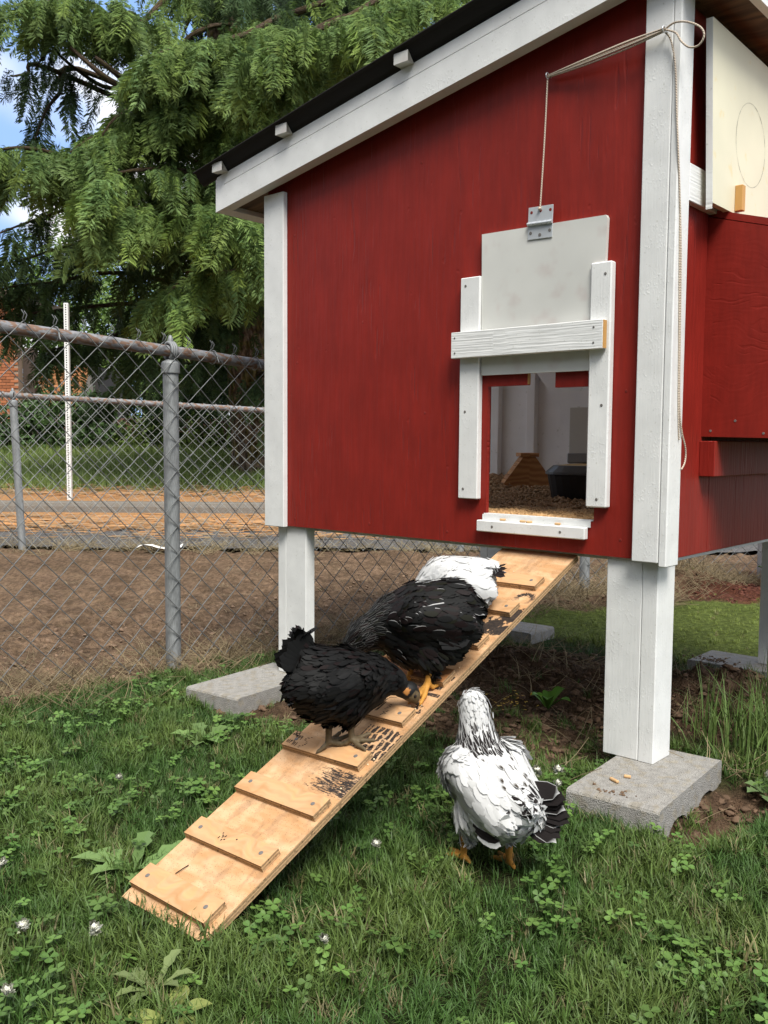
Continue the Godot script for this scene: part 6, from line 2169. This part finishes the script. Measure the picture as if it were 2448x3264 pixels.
	hen("white hen with a black speckled neck and dark tail, seen from behind on the grass", at, h, {
		"fit": v3(0.94, 1.0, 0.9), "thin": 0.85, "raise": 0.022, "seed": 4, "coat": wcoat, "count": 4200, "extra": {"neck": 1100, "crown": 260},
		"bones": [
			[v3(0.040, 0.140), 0.070, v3(-0.060, 0.115), 0.069, 1.06, v3(-1, -0.35), "body"],
			[v3(0.03, 0.090), 0.050, v3(-0.03, 0.085), 0.050, 1.1, v3(-0.6, -0.8), "fluff"],
			[v3(-0.065, 0.122), 0.054, v3(-0.115, 0.135), 0.030, 1.0, v3(-1, 0.0), "rump"],
			[v3(0.042, 0.180), 0.050, v3(0.060, 0.228), 0.032, 1.0, v3(-0.45, -1.0), "neck"],
			[v3(0.060, 0.228), 0.032, v3(0.068, 0.268), 0.024, 1.0, v3(-0.4, -1.0), "neck"],
			[v3(0.068, 0.268), 0.026, v3(0.073, 0.289), 0.0255, 1.0, v3(-0.6, -0.8), "crown"],
			[v3(0.035, 0.160, 0.058), 0.038, v3(-0.095, 0.108, 0.048), 0.020, 0.85, v3(-1, -0.38), "wing"],
			[v3(0.035, 0.160, -0.058), 0.038, v3(-0.095, 0.108, -0.048), 0.020, 0.85, v3(-1, -0.38), "wing"],
			[v3(0.01, 0.070, -0.038), 0.036, v3(0.022, 0.036, -0.040), 0.016, 1.0, v3(-0.3, -1.0), "fluff"],
			[v3(-0.01, 0.070, 0.034), 0.036, v3(-0.016, 0.040, 0.030), 0.016, 1.0, v3(-0.3, -1.0), "fluff"]],
		"legs": [[v3(-0.014, 0.055, 0.030), v3(-0.020, 0.004, 0.028), 0.1, g0], [v3(0.024, 0.05, -0.040), v3(0.030, 0.004, -0.040), -0.1, g0]],
		"leg": Color(0.52, 0.245, 0.045), "skin": func(p: Vector3) -> Color: return whi,
		"head": v3(0.079, 0.287), "look": v3(1.0, -0.1, 0.1), "head_r": 0.0165,
		"head_col": func(a: float, _b: float, _c: float) -> Color: return Color(0.62, 0.61, 0.57) if a < 0.5 else Color(0.45, 0.12, 0.08),
		"beak": Color(0.4, 0.24, 0.08), "comb": Color(0.4, 0.07, 0.05),
		"mark": func(p: Vector3, zone: String, r: RandomNumberGenerator) -> Array:
			var c := whi * r.randf_range(0.93, 1.03)
			if zone == "crown" or p.y > 0.262: return [0.013, 0.006, 0.14, 2 if r.randf() < 0.25 else 0, c * 0.93, c] if zone != "crown" or true else []
			if (zone == "neck" and p.y > 0.19) or (zone == "body" and p.y > 0.203 and p.x > 0.0):
				if p.y > 0.246: return [0.022, 0.0055, 0.10, 2 if r.randf() < 0.25 else 0, c, c] if r.randf() < 0.6 else [0.022, 0.0055, 0.10, 2, bb * 4.0, c]
				return [0.024, 0.0066, 0.08, 2, bb, c] if r.randf() < 0.86 else [0.024, 0.007, 0.08, 0, c, c]
			if zone == "neck": return [0.026, 0.009, 0.02, 3 if r.randf() < 0.3 else 0, c, Color(0.06, 0.045, 0.035)]
			if zone == "body" and p.y > 0.188 and r.randf() < 0.22: return [0.024, 0.0065, 0.08, 3, c, Color(0.07, 0.055, 0.045)]
			if zone == "body" or zone == "wing":
				if r.randf() < 0.04: return [0.022, 0.005, 0.06, 5, c, Color(0.3, 0.28, 0.27)]
				return [0.036, 0.015, -0.02, 0, c, c]
			if zone == "rump" and r.randf() < 0.16: return [0.034, 0.013, 0.1, 2, bb, c]
			if zone == "fluff": return [0.024, 0.008, 0.12, 0, c * 0.97, c]
			return [0.03, 0.014, 0.02, 0, c, c],
		"quills": q})

# ------------------------------------------------------------------ lawn
func tuft_mesh(blades: int, l: float, w: float, sd: int, segs := 3) -> ArrayMesh:
	var r := RandomNumberGenerator.new()
	r.seed = sd
	var b := MB.new()
	for k in blades:
		var an := r.randf() * TAU
		var d := Vector3(cos(an), 0, sin(an))
		var o := Vector3(r.randfn(), 0, r.randfn()) * l * 0.22
		var ll := l * r.randf_range(0.5, 1.2)
		var lean := r.randf_range(0.1, 1.25)
		var s := Vector3(-d.z, 0, d.x) * w * 0.5 * r.randf_range(0.7, 1.2)
		b.col = Color(1, 1, 1).lerp(Color(1.5, 1.2, 0.8), r.randf() * 0.5) * r.randf_range(0.7, 1.2)
		var prev := o
		for j in segs:
			var t0 := float(j) / segs
			var t1 := float(j + 1) / segs
			var p1 := o + Vector3(0, ll * (t1 - 0.32 * lean * t1 * t1), 0) + d * ll * lean * 0.62 * t1 * t1
			var nn := (d.cross(Vector3.UP).cross(p1 - prev)).normalized()
			if nn.y < 0: nn = -nn
			var w0 := 1.0 - t0 * t0
			var w1 := 1.0 - t1 * t1
			if j < segs - 1:
				b.quad(prev - s * w0, prev + s * w0, p1 + s * w1, p1 - s * w1, nn)
			else:
				b.tri(prev - s * w0, prev + s * w0, p1, nn)
			prev = p1
	return b.mesh()

func clover_leaf(b: MB, o: Vector3, up: Vector3, size: float, turn: float, fold: float) -> void:
	var x := up.cross(Vector3(0.3, 0.1, 0.9)).normalized()
	var z := x.cross(up).normalized()
	for k in 3:
		var an := turn + TAU * k / 3.0
		var d := x * cos(an) + z * sin(an)
		var s := d.cross(up).normalized()
		var m := []
		for q in [[0.0, 0.0], [0.28, 0.26], [0.62, 0.46], [0.9, 0.36], [1.0, 0.14], [0.93, 0.0]]:
			m.append(q)
		var rib := func(t: float) -> Vector3: return o + d * size * t + up * size * fold * 0.35 * t * (1.2 - t)
		var c0 := b.col
		for sg in [-1.0, 1.0]:
			for j in 5:
				var a: Array = m[j]
				var e: Array = m[j + 1]
				var nn: Vector3 = (up - s * sg * fold * 0.6).normalized()
				var p0: Vector3 = rib.call(minf(a[0], 0.93))
				var p1: Vector3 = rib.call(minf(e[0], 0.93))
				var e0: Vector3 = rib.call(a[0]) + s * sg * size * a[1] + up * size * a[1] * fold * 0.5
				var e1: Vector3 = rib.call(e[0]) + s * sg * size * e[1] + up * size * e[1] * fold * 0.5
				b.tri(p0, e0, e1, nn)
				b.tri(p0, e1, p1, nn)
		b.col = c0

func make_lawn() -> void:
	var r := RandomNumberGenerator.new()
	r.seed = 41
	var tm := tuft_mesh(14, 0.050, 0.0024, 5, 3)
	var xf := []
	var cl := []
	var cam := Vector2(0.862, 1.934)
	var tries := 0
	while xf.size() < 25000 and tries < 140000:
		tries += 1
		var x: float
		var z: float
		if tries % 10 < 7:
			x = r.randf_range(-1.9, 1.0)
			z = r.randf_range(-0.3, 1.75)
		else:
			x = r.randf_range(-2.0, 1.6)
			z = r.randf_range(-3.2, 1.9)
		if Vector2(x, z).distance_to(cam) < 0.55: continue
		var s := soil_at(x, z)
		if s > 0.5 and r.randf() > 0.06 + 0.32 * smoothstep(0.05, 0.45, nz.get_noise_2d(x * 4.0, z * 4.0 + 8.0)): continue
		if s > 0.12 and s <= 0.5 and r.randf() > 0.5: continue
		if x < fence_x(z) + 0.06: continue
		if absf(x + 0.35) < 0.10 and z > 0.93 and z < 1.09 : continue
		# nothing grows through the blocks
		if absf(x + 0.016) < 0.1 and absf(z - 0.046) < 0.19: continue
		if absf(x + 1.272) < 0.105 and absf(z - 0.098) < 0.19: continue
		if absf(x + 0.21) < 0.19 and absf(z + 1.17) < 0.1: continue
		if absf(x + 1.222) < 0.19 and absf(z + 1.15) < 0.09: continue
		if Vector2(x + 0.07, z - 0.59).length() < 0.07 and r.randf() < 0.75: continue
		var patch := nz.get_noise_2d(x * 2.2 + 3.0, z * 2.2)
		var sz := r.randf_range(0.65, 1.25) * (0.95 + 0.35 * patch)
		if z < -1.3: sz *= 0.55
		if s > 0.12: sz *= 0.8
		var tilt := Basis(Vector3(r.randfn(), 0, r.randfn()).normalized(), r.randf_range(0.0, 0.5))
		xf.append(Transform3D(tilt * Basis(Vector3.UP, r.randf() * TAU).scaled(Vector3(sz, sz, sz)), Vector3(x, height_at(x, z) - 0.004, z)))
		var c := Color(0.053, 0.114, 0.024).lerp(Color(0.094, 0.146, 0.033), clampf(0.4 + 1.3 * patch, 0, 1))
		if z < -1.2: c = Color(0.21, 0.27, 0.06)
		if r.randf() < 0.05: c = Color(0.2, 0.18, 0.09)
		cl.append(c * r.randf_range(0.7, 1.2))
	tag(multi("lawn_grass", tm, M.leaf, xf, cl), "green lawn grass growing round the coop and ramp", "grass")
	# clover
	var b := MB.new()
	for k in 3:
		var o := Vector3(r.randfn() * 0.012, 0.034 + 0.012 * k, r.randfn() * 0.012)
		b.col = Color(0.8, 1.0, 0.8)
		b.tube([Vector3(o.x * 0.2, 0, o.z * 0.2), o * Vector3(0.7, 0.6, 0.7), o], [0.0008], 4, false)
		b.col = Color(1, 1, 1) * (0.9 + 0.12 * k)
		clover_leaf(b, o, Vector3(r.randfn() * 0.3, 1, r.randfn() * 0.3).normalized(), 0.0125 + 0.002 * k, r.randf() * TAU, 0.25 + 0.2 * r.randf())
	var cm := b.mesh()
	xf = []
	cl = []
	tries = 0
	while xf.size() < 1900 and tries < 60000:
		tries += 1
		var x := r.randf_range(-1.85, 1.1)
		var z := r.randf_range(-0.2, 1.75)
		if soil_at(x, z) > 0.4: continue
		var pt := nz.get_noise_2d(x * 2.0 + 40.0, z * 2.0) + 0.4 * nz.get_noise_2d(x * 6.0, z * 6.0 + 20.0)
		if r.randf() > smoothstep(-0.25, 0.45, pt) * 0.85 + 0.07: continue
		if absf(x + 0.35) < 0.12 and z > 0.7 and z < 1.13: continue
		if absf(x + 0.016) < 0.11 and absf(z - 0.046) < 0.2: continue
		if absf(x + 1.272) < 0.115 and absf(z - 0.098) < 0.2: continue
		if Vector2(x, z).distance_to(cam) < 0.6: continue
		if Vector2(x + 0.07, z - 0.58).length() < 0.08: continue
		var s := r.randf_range(0.5, 0.86)
		xf.append(Transform3D(Basis(Vector3(r.randfn(), 0, r.randfn()).normalized(), r.randf_range(0, 0.5)) * Basis(Vector3.UP, r.randf() * TAU).scaled(Vector3(s, s * 0.8, s)), Vector3(x, height_at(x, z), z)))
		cl.append(Color(0.066, 0.140, 0.028).lerp(Color(0.112, 0.195, 0.040), r.randf()) * r.randf_range(0.6, 1.2))
	tag(multi("clover", cm, M.leaf, xf, cl), "patches of three-leaved clover growing in the lawn", "clover")
	# straw and dead stalks by the fence
	b = MB.new()
	for k in 9:
		var an := r.randf() * TAU
		var d := Vector3(cos(an), r.randf_range(0.05, 0.9), sin(an)).normalized()
		var o := Vector3(r.randfn(), 0.1, r.randfn()) * 0.03
		b.col = Color(1, 1, 1) * r.randf_range(0.7, 1.15)
		b.tube([o, o + d * 0.06, o + d * 0.12 + Vector3(r.randfn(), -0.5, r.randfn()) * 0.015], [0.0011, 0.0009, 0.0005], 4, false)
	var sm := b.mesh()
	xf = []
	cl = []
	for k in 895:
		var z := r.randf_range(-3.4, 1.3)
		var x := fence_x(z) + r.randfn() * 0.12 + 0.06
		if k > 600:
			x = r.randf_range(-1.9, -1.0)
			z = r.randf_range(-3.6, -2.0)
		if k > 850:
			x = r.randf_range(-1.2, 0.1)
			z = r.randf_range(-0.9, 0.2)
		var s := r.randf_range(0.5, 1.1)
		if k > 600 and k <= 850: s *= 1.5
		xf.append(Transform3D(Basis(Vector3.UP, r.randf() * TAU).scaled(Vector3.ONE * s), Vector3(x, height_at(x, z), z)))
		if k > 600 and k <= 850 and k % 5 > 1: xf.pop_back()
		else: cl.append(Color(0.30, 0.235, 0.14) * r.randf_range(0.6, 1.15))
	for k in 130:
		var zz := r.randf_range(-2.2, 1.0)
		var xx := fence_x(zz) - r.randf_range(0.1, 2.6)
		xf.append(Transform3D(Basis(Vector3.UP, r.randf() * TAU).scaled(Vector3(1.0, 0.25, 1.0) * r.randf_range(0.4, 0.9)), Vector3(xx, height_at(xx, zz), zz)))
		cl.append(Color(0.36, 0.29, 0.18) * r.randf_range(0.6, 1.15))
	for k in 260:
		var p := street(r.randf_range(-4.5, 1.8), 0.0, 6.6 + r.randfn() * 0.18)
		xf.append(Transform3D(Basis(Vector3.UP, r.randf() * TAU).scaled(Vector3.ONE * r.randf_range(0.7, 1.4)), p))
		cl.append(Color(0.36, 0.29, 0.17) * r.randf_range(0.6, 1.15))
	tag(multi("straw", sm, M.vcol, xf, cl), "dry straw and dead stalks along the fence lines", "straw")

# ------------------------------------------------------------------ small things
func flower(label: String, x: float, z: float, hgt: float, size: float, sd: int) -> void:
	var r := RandomNumberGenerator.new()
	r.seed = sd
	var y := height_at(x, z)
	var F := root("clover_flower", label, "flower", Vector3(x, y, z), "white clover flowers in the lawn")
	var b := MB.new()
	var top := Vector3(x + r.randfn() * 0.008, y + hgt, z + r.randfn() * 0.008)
	b.col = Color(0.11, 0.19, 0.05)
	b.tube([Vector3(x, y, z), Vector3(x, y, z).lerp(top, 0.6) + Vector3(r.randfn(), 0, r.randfn()) * 0.004, top], [0.0010, 0.0009, 0.0009], 5)
	part("stem", b.mesh(), M.vcol, F)
	b = MB.new()
	for k in 34:
		var d := Vector3(r.randfn(), r.randfn() + 0.5, r.randfn()).normalized()
		var s := d.cross(Vector3(0.2, 0.9, 0.3)).normalized()
		var l := size * r.randf_range(0.75, 1.1)
		b.col = Color(0.82, 0.82, 0.72).lerp(Color(0.5, 0.55, 0.32), maxf(0.0, -d.y)) * r.randf_range(0.85, 1.08)
		var nn := (d + s * 0.3).normalized()
		var w := size * 0.28
		b.tri(top, top + d * l * 0.6 + s * w, top + d * l * 0.6 - s * w, nn)
		b.tri(top + d * l * 0.6 + s * w, top + d * l + Vector3(0, size * 0.12, 0), top + d * l * 0.6 - s * w, nn)
		var t := d.cross(s)
		b.tri(top, top + d * l * 0.55 + t * w, top + d * l * 0.9 - t * w * 0.3, s)
	part("flower_head", b.mesh(), M.vcol, F)

# a rosette of toothed leaves
func weed(label: String, x: float, z: float, n: int, l: float, w: float, lift: float, c: Color, toothed: bool, sd: int) -> void:
	var r := RandomNumberGenerator.new()
	r.seed = sd
	var y := height_at(x, z)
	var W := root("weed_plant", label, "weed", Vector3(x, y, z), "broad-leaved weeds in the lawn")
	for k in n:
		var an := TAU * k / n + r.randfn() * 0.25
		var d := Vector3(cos(an), 0, sin(an))
		var s := Vector3(-d.z, 0, d.x)
		var ll := l * r.randf_range(0.7, 1.15)
		var lf := lift * r.randf_range(0.6, 1.3)
		var b := MB.new()
		b.col = c * r.randf_range(0.8, 1.2)
		var prev := []
		for j in 9:
			var t := j / 8.0
			var wid := w * sin(PI * pow(t, 1.25) * 0.97 + 0.05) * 0.5
			if toothed: wid *= [1.0, 0.6, 1.1, 0.62, 1.15, 0.7, 1.1, 0.8, 0.3][j]
			var p := Vector3(x, y + 0.006, z) + d * ll * t * (1.0 - 0.12 * lf * t) + Vector3(0, ll * (lf * t - lf * 0.62 * t * t), 0)
			var row := [p - s * wid + Vector3(0, wid * 0.35, 0), p, p + s * wid + Vector3(0, wid * 0.35, 0)]
			if j > 0:
				for q in 2:
					var nn := (d * -0.3 * lf + Vector3.UP + s * (0.25 if q == 0 else -0.25)).normalized()
					b.quad(prev[q], prev[q + 1], row[q + 1], row[q], nn)
			prev = row
		part("leaf", b.mesh(), M.leaf, W)

func make_small() -> void:
	var fl := [
		["white clover flower at the left edge of the lawn level with the ramp's lowest cleat", -0.62, 1.22, 0.05, 0.0095],
		["white clover flower low at the left edge of the photo, upper of two", -0.40, 1.305, 0.05, 0.0105],
		["white clover flower in front of the ramp's lower left corner", -0.305, 1.235, 0.052, 0.0105],
		["white clover flower in the bottom left corner of the lawn", -0.29, 1.39, 0.04, 0.009],
		["white clover flower beside the lower right edge of the ramp under the black hen", -0.205, 0.735, 0.05, 0.0095],
		["largest white clover flower between the white hen and the concrete block", -0.135, 0.315, 0.085, 0.012],
		["white clover flower just right of the largest one by the concrete block", -0.112, 0.295, 0.092, 0.011],
		["small white clover flower left of the largest one by the concrete block", -0.185, 0.30, 0.07, 0.009],
		["white clover flower touching the left corner of the concrete block", -0.115, 0.262, 0.05, 0.010],
		["white clover flower at the lower right of the ramp's bottom end", -0.045, 1.015, 0.04, 0.008],
		["faint white clover flower in the grass left of the ramp's second cleat", -0.85, 0.86, 0.04, 0.008],
		["white clover flower in the grass right of the concrete block", 0.20, -0.12, 0.05, 0.009]]
	for k in fl.size():
		flower(fl[k][0], fl[k][1], fl[k][2], float(fl[k][3]) + 0.012, float(fl[k][4]) * 1.2, 300 + k)
	var g1 := Color(0.13, 0.21, 0.065)
	weed("dandelion rosette with toothed leaves at the left side of the ramp's bottom end", -0.53, 1.03, 8, 0.12, 0.036, 0.55, g1, true, 1)
	weed("narrow-leaved weed in the lower left lawn below the clover flowers", -0.19, 1.22, 7, 0.068, 0.017, 0.95, Color(0.14, 0.18, 0.065), true, 2)
	weed("broad-leaved weed at the bottom edge of the lawn", -0.12, 1.24, 5, 0.06, 0.026, 0.5, Color(0.19, 0.22, 0.06), false, 3)
	weed("bright green young plant on the bare soil left of the front right leg", -0.52, -0.36, 6, 0.085, 0.034, 1.6, Color(0.11, 0.26, 0.035), false, 4)
	weed("weed with wide leaves beside the front left block in the left lawn", -1.02, 0.50, 7, 0.09, 0.04, 0.5, g1, true, 5)
	weed("wide toothed weed right of the front right concrete block", 0.17, -0.17, 6, 0.08, 0.034, 0.7, Color(0.12, 0.18, 0.07), true, 6)
	# tall grass clump at the right
	var r := RandomNumberGenerator.new()
	r.seed = 9
	var tm := tuft_mesh(16, 0.2, 0.004, 91, 5)
	var xf := []
	var cl := []
	for k in 46:
		var x := r.randf_range(-0.10, 0.30)
		var z := r.randf_range(-0.72, -0.2)
		if x < 0.10 and z > -0.26: continue
		if x < -0.02 and r.randf() < 0.7: continue
		xf.append(Transform3D(Basis(Vector3.UP, r.randf() * TAU) * r.randf_range(0.6, 1.1), Vector3(x, height_at(x, z), z)))
		cl.append(Color(0.12, 0.19, 0.05) * r.randf_range(0.7, 1.2))
	tag(multi("tall_grass", tm, M.leaf, xf, cl), "tall uncut grass right of the front right block", "grass")
	# yellow petals and dry grass wisp on the bare soil
	var yb := MB.new()
	for k in 40:
		var o := Vector3(-0.60 + r.randfn() * 0.035, 0.02 + absf(r.randfn()) * 0.02, -0.28 + r.randfn() * 0.035)
		var d := Vector3(r.randfn(), r.randfn() * 0.4, r.randfn()).normalized()
		var s := d.cross(Vector3.UP).normalized()
		yb.col = Color(0.62, 0.40, 0.05) * r.randf_range(0.6, 1.1)
		yb.tri(o, o + d * 0.011 + s * 0.004, o + d * 0.011 - s * 0.004, Vector3.UP)
	tag(part("fallen_petals", yb.mesh(), M.leaf), "small heap of yellow fallen petals on the bare soil under the coop", "petals", "", "stuff")
	# paper scrap by the far fence
	var pb := MB.new()
	pb.col = Color(0.74, 0.72, 0.68)
	var o0 := street(-1.72, 0.015, 6.35)
	var grid := []
	for j in 4:
		var row := []
		for k in 7:
			row.append(o0 + SR * (0.05 * k) + SF * 0.04 * j + Vector3(0, 0.025 + 0.025 * nz.get_noise_2d(k * 0.7, j * 0.9) + 0.018 * sin(k * 1.1), 0))
		grid.append(row)
	for j in 3:
		for k in 6:
			pb.quad(grid[j][k], grid[j][k + 1], grid[j + 1][k + 1], grid[j + 1][k], Vector3.UP)
	yard_hedges()
	tag(part("paper_scrap", pb.mesh(), M.vcol), "crumpled white paper scrap lying by the far fence behind the steel post", "litter")
	# leafy plant and wooden post by the rear fence
	var P := root("fence_stake", "weathered grey wooden post by the rear fence at the right", "post", Vector3(-0.98, 0, -3.55))
	bx("stake", Vector3(-1.03, -0.05, -3.6), Vector3(-0.93, 0.75, -3.5), mat(lin(0.25, 0.24, 0.25), 0.9), P, 0.006)
	var L := root("leafy_plant", "leafy green plant growing in the mulch behind the rear right leg", "plant", Vector3(-0.72, 0, -3.25))
	var sb := MB.new()
	sb.col = Color(0.12, 0.13, 0.05)
	var xl := []
	var cc := []
	for q in 6:
		var base := Vector3(-0.72 + r.randfn() * 0.06, 0, -3.25 + r.randfn() * 0.06)
		var top := base + Vector3(r.randfn() * 0.1, 0.75, r.randfn() * 0.1)
		sb.tube([base, base.lerp(top, 0.5) + Vector3(0.02, 0, 0), top], [0.005, 0.004, 0.002], 5)
		for k in 9:
			var p := base.lerp(top, 0.15 + 0.1 * k)
			xl.append(Transform3D(Basis(Vector3.UP, k * 2.4 + q) * Basis(Vector3(1, 0, 0), -0.3), p))
			cc.append(Color(0.08, 0.16, 0.035) * r.randf_range(0.7, 1.2))
	part("stem", sb.mesh(), M.vcol, L)
	var lb := MB.new()
	for j in 6:
		var t0 := j / 6.0
		var t1 := (j + 1) / 6.0
		var w0 := 0.026 * sin(PI * t0)
		var w1 := 0.026 * sin(PI * t1)
		for s in [-1.0, 1.0]:
			lb.quad(Vector3(0, -0.02 * t0 * t0, 0.11 * t0), Vector3(s * w0, 0.006 - 0.02 * t0 * t0, 0.11 * t0), Vector3(s * w1, 0.006 - 0.02 * t1 * t1, 0.11 * t1), Vector3(0, -0.02 * t1 * t1, 0.11 * t1), Vector3(-s * 0.2, 1, 0).normalized())
	multi("foliage", lb.mesh(), M.leaf, xl, cc, L)

# the planted edge of the yard, behind the photographer
func yard_hedges() -> void:
	var r := RandomNumberGenerator.new()
	r.seed = 64
	var lm := leaf_mesh(64, 12, 0.2)
	for q in [["long tall evergreen hedge along the near side of the yard", Vector3(-1.0, 0, 7.4), Vector3(9.0, 5.2, 0.8)]]:
		var H := root("hedge", q[0], "hedge", q[1])
		var sz: Vector3 = q[2]
		var b := MB.new()
		var xf := []
		var cl := []
		for k in 14:
			var f := (k + 0.5) / 14.0 * 2.0 - 1.0
			var p: Vector3 = q[1] + Vector3(f * sz.x if sz.x > 2.0 else 0.0, 0, f * sz.z if sz.z > 2.0 else 0.0)
			b.tube([p, p + Vector3(0.05, 2.5, 0.03), p + Vector3(0, 4.8, 0)], [0.07, 0.05, 0.015], 6)
		part("stems", b.mesh(), M.bark, H).set_meta("kind", "stuff")
		for k in 3600:
			var p := Vector3(r.randf_range(-1, 1) * sz.x, r.randf_range(0.05, 1.0) * sz.y * (0.93 + 0.07 * sin(k * 0.37)), r.randf_range(-1, 1) * sz.z)
			xf.append(Transform3D(Basis(Vector3(r.randf(), r.randf(), r.randf()).normalized(), r.randf() * TAU) * r.randf_range(0.9, 1.4), q[1] + p))
			cl.append(Color(0.04, 0.075, 0.022) * r.randf_range(0.6, 1.4))
		multi("foliage", lm, M.leaf, xf, cl, H)
